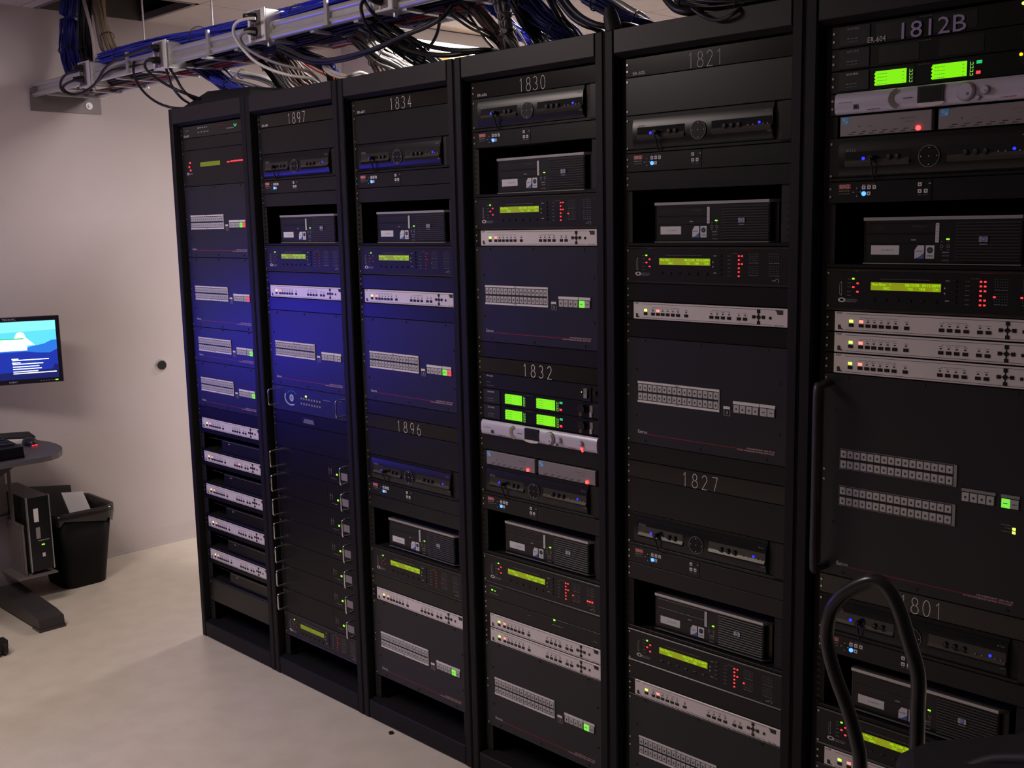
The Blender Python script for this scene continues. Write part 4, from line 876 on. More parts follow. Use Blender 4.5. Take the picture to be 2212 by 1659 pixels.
CABLES = [
('cable_bundle','thick blue cable bundle dropping through the open ceiling tile onto the tray','cab_blue_shaded',0.004,60,0.04,[(-1.043,0.14,2.788),(-1.089,0.14,2.676),(-1.126,0.14,2.56),(-1.118,0.13,2.456),(-1.072,0.12,2.368),(-0.952,0.11,2.314),(-0.767,0.1,2.31)]),
('cable_bundle','black cable bundle beside the blue one below the open ceiling tile','cab_black',0.0045,36,0.026,[(-0.925,0.15,2.769),(-0.96,0.15,2.657),(-0.981,0.15,2.541),(-0.968,0.14,2.439),(-0.913,0.13,2.381),(-0.782,0.12,2.346)]),
('cable_bundle','beige tied cable bundle slanting from the open ceiling tile to the tray','cab_beige',0.0045,26,0.022,[(-0.914,0.2,2.775),(-0.926,0.2,2.658),(-0.888,0.19,2.563),(-0.833,0.18,2.485),(-0.765,0.17,2.413),(-0.658,0.16,2.374)]),
('cable_bundle','thin grey cable bundle curving down beside the beige one','cab_grey',0.004,6,0.009,[(-0.981,0.2,2.746),(-0.981,0.2,2.667),(-0.971,0.2,2.585),(-0.936,0.19,2.499),(-0.88,0.18,2.428),(-0.757,0.17,2.381)]),
('cable','single pale flexible conduit hanging from the open ceiling tile','cab_pale',0.0075,1,0,[(-0.938,0.12,2.767),(-0.908,0.12,2.646),(-0.845,0.11,2.538),(-0.802,0.1,2.444),(-0.802,0.1,2.368)]),
('cable_bundle','dark blue bundle dropping from the tray onto the leftmost racks','cab_navy',0.0035,44,0.034,[(-0.236,0.2,2.301),(-0.097,0.2,2.285),(-0.023,0.22,2.243),(0.019,0.26,2.198),(0.069,0.3,2.163),(0.153,0.36,2.126),(0.165,0.38,2.055)]),
('cable_bundle','bright blue strands at the end of the dropping bundle over the leftmost rack','cab_blue',0.0032,14,0.01,[(0.037,0.17,2.219),(0.135,0.2,2.18),(0.215,0.22,2.155),(0.277,0.26,2.126),(0.257,0.3,2.065)]),
('cable_bundle','white cable bundle brightly lit above the gap between the two leftmost racks','cab_white',0.0035,16,0.013,[(-0.056,0.33,2.263),(0.028,0.33,2.243),(0.128,0.34,2.222),(0.202,0.36,2.188),(0.245,0.38,2.147),(0.234,0.4,2.081)]),
('cable_bundle','pair of grey strands below the brightly lit white bundle','cab_grey',0.003,3,0.008,[(0.138,0.2,2.204),(0.234,0.21,2.181),(0.327,0.22,2.154),(0.408,0.25,2.126),(0.368,0.3,2.072)]),
('cable_bundle','black bundle dropping steeply behind the white bundle','cab_black',0.004,14,0.014,[(0.337,0.2,2.249),(0.365,0.22,2.218),(0.361,0.26,2.18),(0.353,0.3,2.145),(0.325,0.36,2.079)]),
('cable_bundle','brown and grey cable fan dropping onto the rack headed 1897','cab_brown',0.0035,34,0.034,[(0.462,0.2,2.274),(0.494,0.22,2.236),(0.498,0.26,2.19),(0.504,0.3,2.152),(0.476,0.36,2.067)]),
('cable_bundle','grey cable fan dropping right beside the brown fan','cab_grey',0.0035,10,0.016,[(0.414,0.2,2.247),(0.426,0.22,2.211),(0.415,0.26,2.166),(0.401,0.3,2.137),(0.399,0.33,2.071)]),
('cable_bundle','short red strands glowing above the rack headed 1897','cab_red',0.003,6,0.012,[(0.431,0.3,2.27),(0.479,0.31,2.239),(0.53,0.32,2.211),(0.577,0.34,2.185),(0.57,0.38,2.143)]),
('cable_bundle','short red strands high under the tray over the rack headed 1834','cab_red',0.003,4,0.008,[(0.675,0.28,2.262),(0.737,0.28,2.263),(0.775,0.29,2.267),(0.834,0.31,2.251)]),
('cable','thick black cable sagging in a long loop in front of the tray','cab_black',0.0068,1,0,[(0.766,0.0,2.233),(0.846,-0.01,2.207),(0.948,-0.02,2.171),(1.046,-0.02,2.151),(1.165,-0.02,2.148),(1.301,-0.02,2.155),(1.43,-0.02,2.173),(1.52,-0.01,2.187),(1.578,0.0,2.205),(1.584,0.03,2.236)]),
('cable','second black cable of the long loop, running just beneath the first','cab_black',0.0055,1,0,[(0.689,0.05,2.235),(0.81,0.04,2.19),(0.937,0.04,2.159),(1.109,0.04,2.155),(1.27,0.04,2.171),(1.4,0.04,2.191),(1.492,0.05,2.214),(1.548,0.08,2.241)]),
('cable_bundle','dark bundle falling from the tray onto the rack headed 1834','cab_black',0.004,16,0.018,[(0.651,0.15,2.243),(0.704,0.16,2.219),(0.756,0.17,2.198),(0.771,0.2,2.172),(0.683,0.28,2.124)]),
('cable','pale grey cable curling along the top edge of the rack headed 1834','cab_pale',0.006,2,0.006,[(0.936,0.06,2.174),(0.948,0.05,2.15),(0.99,0.04,2.127),(1.054,0.03,2.107),(1.099,0.03,2.099),(1.089,0.08,2.113),(1.057,0.15,2.107)]),
('cable_bundle','blue strands curled behind the pale cable above the rack headed 1834','cab_blue',0.0032,8,0.012,[(0.74,0.2,2.197),(0.772,0.2,2.184),(0.775,0.22,2.173),(0.721,0.28,2.152)]),
('cable_bundle','large grey bundle arching down in front of the lamp light','cab_grey',0.0038,34,0.03,[(0.881,0.18,2.295),(0.929,0.2,2.27),(0.937,0.23,2.238),(0.946,0.27,2.203),(0.968,0.32,2.175),(0.942,0.4,2.131)]),
('cable_bundle','pale lit bundle to the right of the large grey arch','cab_white',0.0035,10,0.022,[(0.821,0.34,2.255),(0.884,0.35,2.221),(0.945,0.36,2.193),(1.0,0.38,2.161),(0.98,0.42,2.12)]),
('cable_bundle','brown bundle hanging beneath the tray beside the large grey arch','cab_brown',0.0038,20,0.022,[(0.8,0.28,2.314),(0.862,0.28,2.275),(0.872,0.3,2.238),(0.874,0.32,2.201),(0.842,0.38,2.163)]),
('cable_bundle','black and navy bundle crossing down onto the rack headed 1834','cab_black',0.004,34,0.03,[(1.108,0.1,2.269),(1.162,0.12,2.236),(1.204,0.14,2.205),(1.233,0.17,2.18),(1.256,0.2,2.154),(1.224,0.3,2.116)]),
('cable_bundle','dark blue bundle crossing under the long black loop','cab_navy',0.0035,20,0.02,[(1.1,0.08,2.282),(1.131,0.1,2.252),(1.161,0.12,2.22),(1.202,0.15,2.19),(1.238,0.18,2.158),(1.202,0.28,2.116)]),
('cable','black cord looping down from the outlet box over the rack headed 1834','cab_black',0.0055,1,0,[(1.258,-0.01,2.307),(1.246,-0.02,2.289),(1.259,-0.03,2.257),(1.266,-0.02,2.225),(1.264,0.02,2.194),(1.289,0.06,2.16),(1.301,0.12,2.127)]),
('cable','second black cord leaving the same outlet box over the rack headed 1834','cab_black',0.0055,1,0,[(1.249,-0.01,2.297),(1.274,-0.01,2.268),(1.278,0.02,2.245),(1.304,0.05,2.213),(1.352,0.08,2.175),(1.377,0.12,2.145),(1.358,0.2,2.107)]),
('cable','thin black cable hanging in front of the bright wall, left of the rack headed 1830','cab_black',0.005,1,0,[(1.46,0.1,2.241),(1.442,0.11,2.221),(1.421,0.12,2.199),(1.392,0.13,2.18),(1.343,0.15,2.164),(1.262,0.2,2.139)]),
('cable','black cable sweeping along the rack tops below the bright wall','cab_black',0.007,1,0,[(1.094,0.2,2.274),(1.173,0.18,2.244),(1.265,0.15,2.204),(1.368,0.12,2.169),(1.494,0.08,2.139),(1.605,0.05,2.118),(1.687,0.06,2.111),(1.681,0.12,2.112)]),
('cable','lower black cable sweeping along the rack tops below the bright wall','cab_black',0.007,1,0,[(1.18,0.15,2.204),(1.282,0.12,2.169),(1.402,0.08,2.138),(1.517,0.05,2.116),(1.585,0.05,2.111),(1.629,0.08,2.115),(1.622,0.15,2.112)]),
('cable_bundle','grey and brown bundle slanting down onto the rack headed 1830','cab_brown',0.0036,22,0.018,[(1.535,0.12,2.271),(1.561,0.14,2.244),(1.583,0.16,2.214),(1.607,0.18,2.178),(1.623,0.2,2.149),(1.556,0.3,2.093)]),
('cable_bundle','pair of thin black cables slanting left of the brown bundle','cab_black',0.004,4,0.012,[(1.477,0.1,2.257),(1.514,0.12,2.232),(1.55,0.14,2.203),(1.586,0.15,2.183),(1.612,0.18,2.155),(1.578,0.25,2.113)]),
('cable','thin black cable slanting towards the left corner of the rack headed 1830','cab_black',0.004,1,0,[(1.521,0.15,2.241),(1.548,0.16,2.202),(1.574,0.17,2.163),(1.598,0.18,2.133),(1.548,0.25,2.103)]),
('cable_bundle','thick grey bundle standing almost upright above the rack headed 1830','cab_grey',0.0042,20,0.019,[(1.689,0.12,2.265),(1.695,0.12,2.23),(1.691,0.13,2.195),(1.69,0.14,2.166),(1.691,0.16,2.136),(1.634,0.25,2.087)]),
('cable_bundle','light blue bundle between the thick grey and the thick navy bundles','cab_blue',0.0033,20,0.016,[(1.548,0.2,2.288),(1.593,0.21,2.24),(1.629,0.22,2.201),(1.665,0.23,2.172),(1.686,0.25,2.146),(1.661,0.32,2.103)]),
('cable','single white wire crossing the light blue bundle','cab_white',0.003,1,0,[(1.676,0.16,2.198),(1.697,0.17,2.178),(1.703,0.2,2.139),(1.652,0.28,2.107)]),
('cable_bundle','thick navy bundle slanting onto the middle of the rack headed 1830','cab_navy',0.0036,48,0.028,[(1.739,0.12,2.26),(1.773,0.13,2.229),(1.805,0.15,2.194),(1.842,0.17,2.163),(1.865,0.2,2.136),(1.834,0.3,2.094)]),
('cable_bundle','black bundle left of the thick navy bundle','cab_black',0.004,22,0.018,[(1.755,0.1,2.237),(1.774,0.11,2.202),(1.783,0.13,2.17),(1.789,0.16,2.142),(1.745,0.25,2.107)]),
('cable_bundle','thin black cables right of the thick navy bundle','cab_black',0.0042,3,0.009,[(1.886,0.1,2.229),(1.901,0.11,2.195),(1.916,0.12,2.163),(1.93,0.15,2.128),(1.901,0.22,2.098)]),
('cable','black cable curving onto the right end of the rack headed 1830','cab_black',0.0075,1,0,[(1.947,0.06,2.214),(1.971,0.06,2.186),(2.006,0.06,2.151),(2.043,0.06,2.129),(2.07,0.07,2.117),(2.065,0.12,2.108)]),
('cable','black cable curving past the gap left of the rack headed 1821','cab_black',0.0075,1,0,[(1.997,0.03,2.205),(2.024,0.03,2.172),(2.063,0.03,2.14),(2.111,0.03,2.116),(2.147,0.04,2.109),(2.188,0.06,2.107),(2.175,0.15,2.102)]),
('cable_bundle','navy bundle slanting onto the rack headed 1821','cab_navy',0.0036,30,0.02,[(1.997,0.12,2.217),(2.051,0.12,2.186),(2.091,0.13,2.158),(2.128,0.15,2.135),(2.152,0.18,2.122),(2.135,0.28,2.092)]),
('cable_bundle','white wires running on top of the navy bundle over the rack headed 1821','cab_white',0.003,6,0.008,[(2.042,0.14,2.212),(2.079,0.15,2.185),(2.111,0.16,2.163),(2.14,0.18,2.144),(2.127,0.26,2.12)]),
('cable','thick black cable looping in from the top over the rack headed 1821','cab_black',0.009,1,0,[(2.303,0.04,2.159),(2.328,0.03,2.135),(2.357,0.02,2.115),(2.393,0.02,2.104),(2.417,0.04,2.106),(2.427,0.08,2.117)]),
('cable_bundle','black and blue cable tangle lying over the rack headed 1821','cab_black',0.0045,20,0.02,[(2.317,0.08,2.164),(2.384,0.05,2.13),(2.448,0.04,2.112),(2.514,0.04,2.104),(2.578,0.05,2.102),(2.615,0.1,2.114)]),
('cable','black cable drooping over the header of the rack headed 1821','cab_black',0.0045,1,0,[(2.418,-0.006,2.105),(2.447,-0.012,2.086),(2.477,-0.012,2.072),(2.507,-0.012,2.07),(2.535,-0.01,2.08),(2.539,0.02,2.1)]),
('cable','black cord looping left from the outlet box nearest the wall','cab_black',0.0055,1,0,[(-0.651,-0.03,2.308),(-0.687,-0.05,2.304),(-0.749,-0.06,2.293),(-0.796,-0.06,2.27),(-0.812,-0.05,2.241),(-0.755,-0.04,2.217),(-0.674,-0.03,2.214),(-0.599,-0.02,2.23),(-0.525,-0.02,2.256),(-0.45,-0.02,2.295),(-0.335,-0.02,2.315),(-0.175,-0.03,2.319),(-0.049,-0.04,2.32),(-0.018,-0.03,2.317)]),
('cable','second black cord looping from the outlet box nearest the wall','cab_black',0.0055,1,0,[(-0.65,-0.03,2.268),(-0.686,-0.05,2.267),(-0.765,-0.05,2.261),(-0.801,-0.05,2.248),(-0.781,-0.04,2.227),(-0.728,-0.03,2.217),(-0.686,-0.01,2.224),(-0.601,0.0,2.247),(-0.487,0.01,2.286),(-0.37,0.02,2.29),(-0.217,0.03,2.284)]),
('cable','black cord curving from the middle outlet box to the leftmost rack','cab_black',0.0055,1,0,[(-0.016,-0.03,2.278),(-0.029,-0.05,2.273),(-0.056,-0.05,2.263),(-0.051,-0.05,2.245),(-0.027,-0.04,2.22),(0.029,-0.03,2.189),(0.093,-0.01,2.157),(0.121,0.03,2.136),(0.132,0.08,2.117),(0.074,0.14,2.088)]),
('cable','black cord sagging lowest to the left end of the leftmost rack','cab_black',0.005,1,0,[(-0.294,0.03,2.314),(-0.271,0.01,2.28),(-0.225,-0.01,2.238),(-0.189,-0.01,2.195),(-0.126,-0.01,2.153),(-0.057,0.0,2.119),(-0.008,0.03,2.101),(0.007,0.08,2.099),(-0.032,0.14,2.088)]),
('cable','left cord of the pair hanging under the middle outlet box','cab_black',0.005,1,0,[(-0.026,0.02,2.248),(-0.013,0.02,2.213),(-0.001,0.03,2.174),(0.021,0.05,2.136),(0.008,0.1,2.113),(-0.032,0.15,2.089)]),
('cable','right cord of the pair hanging under the middle outlet box','cab_black',0.005,1,0,[(0.002,0.02,2.245),(0.047,0.02,2.203),(0.075,0.03,2.158),(0.093,0.06,2.127),(0.078,0.12,2.115),(0.055,0.16,2.082)]),
('cable','brightly lit cord arching left from the upper outlet over the second rack','cab_white',0.0055,1,0,[(0.689,-0.03,2.325),(0.659,-0.05,2.325),(0.607,-0.05,2.322),(0.581,-0.05,2.303),(0.576,-0.04,2.276),(0.586,-0.02,2.241),(0.628,0.0,2.197),(0.685,0.03,2.164),(0.754,0.06,2.141),(0.802,0.1,2.13),(0.791,0.15,2.112)]),
('cable','grey cord arching from the lower outlet over the second rack','cab_grey',0.005,1,0,[(0.685,-0.03,2.281),(0.669,-0.05,2.283),(0.631,-0.05,2.28),(0.607,-0.04,2.266),(0.607,-0.02,2.243),(0.652,0.0,2.212),(0.715,0.03,2.183),(0.777,0.06,2.163),(0.812,0.1,2.147),(0.791,0.15,2.12)]),
('cable_bundle','bright blue bundle lying along the front of the cable tray','cab_blue',0.0035,70,0.04,[(-0.75,0.099,2.348),(-0.461,0.107,2.354),(-0.171,0.102,2.351),(0.118,0.09,2.342),(0.407,0.083,2.331),(0.696,0.089,2.326),(0.986,0.102,2.329),(1.275,0.107,2.339),(1.564,0.099,2.349),(1.854,0.087,2.354),(2.143,0.084,2.35),(2.432,0.093,2.34),(2.721,0.105,2.33),(3.011,0.106,2.326),(3.3,0.095,2.33)]),
('cable_bundle','grey bundle lying along the middle of the cable tray','cab_grey',0.0036,30,0.024,[(-1.1,0.161,2.299),(-0.786,0.159,2.295),(-0.471,0.147,2.29),(-0.157,0.138,2.289),(0.157,0.142,2.291),(0.471,0.155,2.296),(0.786,0.162,2.3),(1.1,0.156,2.301),(1.414,0.143,2.299),(1.729,0.138,2.294),(2.043,0.146,2.29),(2.357,0.158,2.289),(2.671,0.162,2.292),(2.986,0.152,2.296),(3.3,0.141,2.3)]),
('cable_bundle','brown bundle lying along the back of the cable tray','cab_brown',0.0036,30,0.024,[(-1.1,0.223,2.289),(-0.786,0.213,2.29),(-0.471,0.205,2.293),(-0.157,0.208,2.298),(0.157,0.218,2.301),(0.471,0.225,2.3),(0.786,0.221,2.296),(1.1,0.21,2.292),(1.414,0.205,2.289),(1.729,0.211,2.29),(2.043,0.221,2.294),(2.357,0.225,2.299),(2.671,0.218,2.301),(2.986,0.208,2.3),(3.3,0.206,2.296)]),
('cable_bundle','black bundle lying along the bottom of the cable tray','cab_black',0.0045,24,0.022,[(-1.0,0.119,2.278),(-0.693,0.104,2.281),(-0.386,0.106,2.282),(-0.079,0.124,2.28),(0.229,0.137,2.277),(0.536,0.132,2.275),(0.843,0.113,2.274),(1.15,0.102,2.276),(1.457,0.11,2.279),(1.764,0.129,2.281),(2.071,0.138,2.282),(2.379,0.127,2.28),(2.686,0.109,2.277),(2.993,0.102,2.274),(3.3,0.116,2.274)]),
('cable_bundle','thin red strands running along the cable tray bottom','cab_red',0.003,4,0.01,[(-1.0,0.161,2.271),(-0.693,0.157,2.27),(-0.386,0.178,2.267),(-0.079,0.201,2.266),(0.229,0.201,2.265),(0.536,0.178,2.266),(0.843,0.157,2.269),(1.15,0.161,2.271),(1.457,0.186,2.271),(1.764,0.204,2.269),(2.071,0.196,2.267),(2.379,0.17,2.265),(2.686,0.155,2.265),(2.993,0.167,2.267),(3.3,0.193,2.269)]),
('cable_bundle','white strands weaving along the cable tray','cab_white',0.003,6,0.016,[(-1.0,0.141,2.302),(-0.693,0.165,2.299),(-0.386,0.194,2.3),(-0.079,0.197,2.304),(0.229,0.171,2.309),(0.536,0.144,2.311),(0.843,0.145,2.31),(1.15,0.174,2.306),(1.457,0.198,2.301),(1.764,0.192,2.299),(2.071,0.161,2.3),(2.379,0.14,2.305),(2.686,0.152,2.309),(2.993,0.183,2.311),(3.3,0.2,2.309)]),
('cable_bundle','navy bundle lying along the rear rail of the cable tray','cab_navy',0.0036,26,0.022,[(-1.0,0.241,2.313),(-0.693,0.242,2.309),(-0.386,0.235,2.303),(-0.079,0.228,2.298),(0.229,0.228,2.297),(0.536,0.236,2.301),(0.843,0.243,2.307),(1.15,0.241,2.312),(1.457,0.233,2.313),(1.764,0.227,2.308),(2.071,0.23,2.302),(2.379,0.238,2.298),(2.686,0.243,2.298),(2.993,0.239,2.302),(3.3,0.231,2.308)]),
]
# ---------------------------------------------------------------- cable tray
t = thing('cable_tray', 'galvanised ladder cable tray running from the wall bracket over the racks', 'cable tray', (WX, .15, 2.25))
def tpart(name, fn, label=None):
    m = MB(); fn(m); o = m.build(name, t, (-WX, -.15, -2.25))
    if label: o['label'] = label
for y in (.030, .270):
    tpart('side_rail', lambda q, y=y: (q.tube([(WX, y, 2.312), (3.6, y, 2.312)], .0105, 'tray_zinc', 12), q.tube([(WX, y, 2.274), (3.6, y, 2.274)], .0125, 'tray_zinc', 12), q.box(WX, 3.6, y-.002, y+.002, 2.274, 2.312, 'galv')))
for i in range(21):
    x = WX+.16+i*.23
    tpart('rung', lambda q, x=x: q.box(x-.011, x+.011, .030, .270, 2.256, 2.264, 'galv'))
def clamp(x, lab):
    tpart('rail_clip', lambda q: (q.box(x-.008, x+.008, .012, .020, 2.262, 2.345, 'tray_zinc'), q.box(x-.014, x+.014, .008, .016, 2.262, 2.275, 'tray_zinc')))
for x in (-.33, .30, 1.02): clamp(x, '')
# wall bracket
t2 = thing('wall_bracket', 'grey angle bracket bolted to the wall under the cable tray end', 'bracket', (WX, .18, 2.2))
q = MB(); q.box(0, .008, -.17, .165, .0, .085, 'bracket_grey'); q.box(.008, .06, -.17, .165, .079, .085, 'bracket_grey'); q.box(.008, .05, -.17, -.150, .085, .10, 'bracket_grey'); q.build('angle', t2)
q = MB(); q.cyl((.008, .105, .036), (1, 0, 0), .017, .004, 'galv', 16); q.cyl((.012, .105, .036), (1, 0, 0), .008, .006, 'screw', 6); q.build('bolt', t2)
q = MB(); q.cyl((.008, -.10, .040), (1, 0, 0), .008, .003, 'bracket_grey', 12); q.build('bolt', t2)
# hanging rods
for x, y, lab in ((-.70, .285, 'thin threaded rod holding the tray near the wall'), (-.12, .285, 'thin threaded rod holding the tray left of the first rack')):
    q = MB(); q.cyl((x, y, 2.26), (0, 0, 1), .0042, CZ-2.26, 'galv', 8)
    for z in (2.258, 2.325): q.cyl((x, y, z), (0, 0, 1), .010, .008, 'galv', 6)
    o = q.build('threaded_rod'); tag(o, lab, 'rod', 'threaded rods holding the cable tray')
# outlet boxes on the near rail
def outlet_box(x, label, z=2.246):
    b = thing('outlet_box', label, 'outlet box', (x, 0, z), 0, 'outlet boxes along the cable tray')
    q = MB(); q.plate(-.098, 0, 0, .10, 'galv', yf=.006, yb=.085, b=.004); q.plate(-.100, .003, -.002, .104, 'box_white', yf=.0, yb=.006, b=.002); q.box(-.001, .0012, .010, .080, .006, .096, 'box_white'); q.build('housing', b)
    q = MB(); q.plate(-.080, -.018, .006, .098, 'bracket_grey', yf=-.003, yb=0, b=.001); q.box(-.052, -.046, -.004, 0, .004, .10, 'galv'); q.build('socket_plate', b)
    for z_ in (.076, .030):
        q = MB(); q.cyl((-.049, -.003, z_), (0, -1, 0), .016, .026, 'plug_black', 12, r2=.012); q.cyl((-.049, -.029, z_), (0, -1, 0), .009, .014, 'plug_black', 10); q.build('plug', b)
    q = MB(); q.cyl((.001, .03, .045), (1, 0, 0), .013, .022, 'galv', 12); q.build('conduit_fitting', b)
    q = MB(); q.cyl((-.02, .03, -.018), (0, 0, 1), .007, .022, 'galv', 8); q.build('strain_relief', b)
outlet_box(-.655, 'white outlet box on the cable tray nearest the wall')
outlet_box(.012, 'middle white outlet box on the cable tray, above the leftmost rack')
outlet_box(.690, 'brightly lit outlet box on the cable tray above the rack headed 1897', 2.262)
outlet_box(1.36, 'outlet box on the cable tray above the gap after the rack headed 1834', 2.262)
# ---------------------------------------------------------------- cables
for name, label, mt, rad, n, sp, pts in CABLES:
    sp_ = smooth_path(pts, 4); q = MB(); rr = random.Random(len(label)*31+n)
    if n == 1: q.tube(sp_, rad, mt, 8)
    else:
        for i in range(n):
            a = rr.uniform(0, 6.28); d = sp*math.sqrt(rr.random()); tw = rr.uniform(-1.5, 1.5); L = len(sp_)
            ph = rr.uniform(0, 6.28); path = []
            for j, p in enumerate(sp_):
                dr = (sp_[min(j+1, L-1)]-sp_[max(j-1, 0)]).normalized(); e1 = dr.cross(Vector((.1, .2, 1))).normalized() if abs(dr.z) < .95 else dr.cross(Vector((1, 0, 0))).normalized()
                e2 = dr.cross(e1); w = a+tw*j/L; dd = d*(1+.25*math.sin(ph+j*.35))
                path.append(p+e1*dd*math.cos(w)+e2*dd*math.sin(w))
            q.tube(path, rad, mt, 5, cap=False)
        if name == 'cable_bundle' and n > 12:
            for j in range(3, len(sp_)-2, 9):
                p = sp_[j]; dr = (sp_[j+1]-sp_[j-1]).normalized(); e1 = dr.orthogonal().normalized(); e2 = dr.cross(e1)
                q.tube([p+(e1*math.cos(w)+e2*math.sin(w))*(sp*1.12+rad) for w in [k*math.pi/8 for k in range(17)]], .0018, 'cab_black', 5, cap=False)
    o = q.build(name); tag(o, label, 'cable bundle' if name == 'cable_bundle' else 'cable')
    if name == 'cable_bundle': o['group'] = 'cable bundles along and below the tray'
# low black cable cover lying on the first rack
q = MB(); o_ = [(.04, .03), (.50, .05), (.50, .40), (.06, .40)]
q.add([(x, y, TOP) for x, y in o_]+[(.13, .10, TOP+.062), (.42, .10, TOP+.050), (.42, .36, TOP+.06), (.13, .36, TOP+.07)], [(0, 1, 5, 4), (1, 2, 6, 5), (2, 3, 7, 6), (3, 0, 4, 7), (4, 5, 6, 7)], 'soft_black')
tag(q.build('cable_cover'), 'low black cover lying on top of the leftmost rack', 'cover')
q = MB(); q.tube([(2.165, .03, TOP), (2.155, .03, TOP+.035), (2.150, .03, TOP+.058)], [.022, .019, .012], 'soft_black', 10)
tag(q.build('hook'), 'short black stub standing on the rack top left of 1821', 'stub')

# ---------------------------------------------------------------- wall knob, floor bolt
d = thing('wall_lock', 'round chrome lock on the beige wall left of the racks', 'lock', (WX, .564, .948))
q = MB(); q.cyl((0, 0, 0), (1, 0, 0), .033, .012, 'chrome', 24, r2=.026); q.build('escutcheon', d)
q = MB(); q.cyl((.012, 0, 0), (1, 0, 0), .022, .004, 'soft_black', 20); q.build('keyhole', d)
q = MB(); q.cyl((1.252, -.022, 0), (0, 0, 1), .008, .006, 'soft_black', 10); tag(q.build('rubber_plug'), 'tiny black plug on the floor in front of the racks', 'plug')

# ---------------------------------------------------------------- workstation at the left edge
DZ = .685
d = thing('sit_stand_desk', 'dark grey pedestal desk with rounded end at the left edge', 'desk', (-1.05, -.43, 0))
def dpart(name, fn, label=None, par=None):
    m = MB(); fn(m); o = m.build(name, d, (1.05, .43, 0))
    if label: o['label'] = label
    return o
def top(q):
    pts = [(-.40, -1.62), (-.40, -.86), (-.46, -.80), (-.75, -.74), (-.75, -.290)]+[(-1.02+.27*math.cos(math.radians(a)), -.29+.165*math.sin(math.radians(a))) for a in range(15, 180, 15)]+[(-1.29, -.30), (-1.29, -1.62)]  # unseen wide end added to keep the large monitor's blue off the floor
    n = len(pts); q.add([(x, y, DZ-.022) for x, y in pts]+[(x, y, DZ) for x, y in pts], [tuple(range(n))[::-1], tuple(range(n, 2*n))], 'desk_grey')
    q.add([(x, y, DZ-.022) for x, y in pts]+[(x, y, DZ) for x, y in pts], [(k, (k+1) % n, n+(k+1) % n, n+k) for k in range(n)], 'desk_edge')
dpart('desktop', top)
dpart('column', lambda q: (q.box(-1.08, -1.00, -.430, -.350, .07, .40, 'col_grey'), q.box(-1.07, -1.01, -.420, -.360, .40, DZ-.022, 'col_grey'), q.box(-1.00, -.996, -.47, -.430, .07, .30, 'foot_red')))
dpart('column', lambda q: (q.box(-1.08, -1.00, -1.475, -1.385, .07, .40, 'col_grey'), q.box(-1.07, -1.01, -1.465, -1.395, .40, DZ-.022, 'col_grey')))
for y in (-.395, -1.43):
    dpart('foot', lambda q, y=y: (q.add([(x, y+s, z) for x, z in ((-1.20, .005), (-1.20, .075), (-1.02, .085), (-.60, .062), (-.53, .050), (-.525, .010)) for s in (-.052, .052)], [(0, 1, 3, 2), (2, 3, 5, 4), (4, 5, 7, 6), (6, 7, 9, 8), (8, 9, 11, 10), (10, 11, 1, 0), (0, 2, 4, 6, 8, 10), (11, 9, 7, 5, 3, 1)], 'foot_dark'), q.box(-.60, -.520, y-.055, y+.055, .0, .012, 'foot_dark')))
dpart('crossbar', lambda q: q.box(-1.08, -1.04, -1.38, -.48, .30, .36, 'col_grey'))
dpart('monitor_pole', lambda q: q.cyl((-1.20, -.72, DZ), (0, 0, 1), .018, .45, 'col_grey', 12))
dpart('monitor_arm', lambda q: (q.tube([(-1.20, -.72, 1.11), (-1.235, -.48, 1.11), (-1.19, -.26, 1.11)], .014, 'col_grey', 10),))
# controller readout under the front edge
dpart('height_readout', lambda q: (q.add([(-.77, -.95, DZ-.024), (-.77, -.40, DZ-.024), (-.785, -.46, DZ-.062), (-.785, -.95, DZ-.062), (-.95, -.95, DZ-.024), (-.95, -.40, DZ-.024), (-.95, -.46, DZ-.062), (-.95, -.95, DZ-.062)], [(0, 1, 2, 3), (1, 5, 6, 2), (3, 2, 6, 7)], 'soft_black'),), 'black controller with amber digits')
q = MB(); q.text('29.1', 0, 0, .020, 'led_amber', y=0, w=.075)
o = q.build('amber_digits', None, (-.7785, -.570, DZ-.056)); o.rotation_euler = (0, 0, math.radians(90)); o.parent = d; o.location = (-.7785+1.05, -.570+.43, DZ-.056)
# computer and bracket hanging beside the column
c = thing('tower_computer', 'small tower computer hanging in a bracket under the desk', 'computer', (-.82, -.30, .165))
q = MB(); q.box(-.36, 0, -.048, .048, .006, .335, 'pc_black'); q.build('case', c)
q = MB()
for y in (-.050, .046): q.box(-.010, .004, y, y+.004, .004, .338, 'pc_silver')
q.build('side_trim', c)
q = MB(); q.box(0, .0012, -.022, -.002, .225, .285, 'sticker_white'); q.box(0, .0012, -.018, .000, .150, .200, 'dim_white'); q.box(0, .0014, -.012, .036, .138, .142, 'dim_white'); q.box(0, .0014, .002, .014, .065, .082, 'sticker_white'); q.build('stickers', c)
q = MB(); q.box(0, .0022, .002, .014, .118, .122, 'led_green'); q.build('status_led', c)
b = thing('computer_bracket', 'grey slotted bracket carrying the tower computer under the desk', 'bracket', (-.82, -.36, .15))
q = MB(); q.box(-.34, .02, -.055, .115, 0, .006, 'bracket_grey'); q.build('tray_plate', b)
q = MB()
for i in range(5): q.box(-.030-.036*i, -.012-.036*i, -.012, -.004, .006, .22, 'bracket_grey')
q.box(-.20, -.005, -.011, -.006, .22, .235, 'bracket_grey'); q.box(-.20, -.005, -.011, -.006, .006, .02, 'bracket_grey'); q.build('slotted_side', b)
q = MB(); q.box(-.14, -.10, -.010, -.006, .235, .513, 'bracket_grey'); q.box(-.14, -.10, -.010, .11, .509, .513, 'bracket_grey'); q.build('hanger', b)
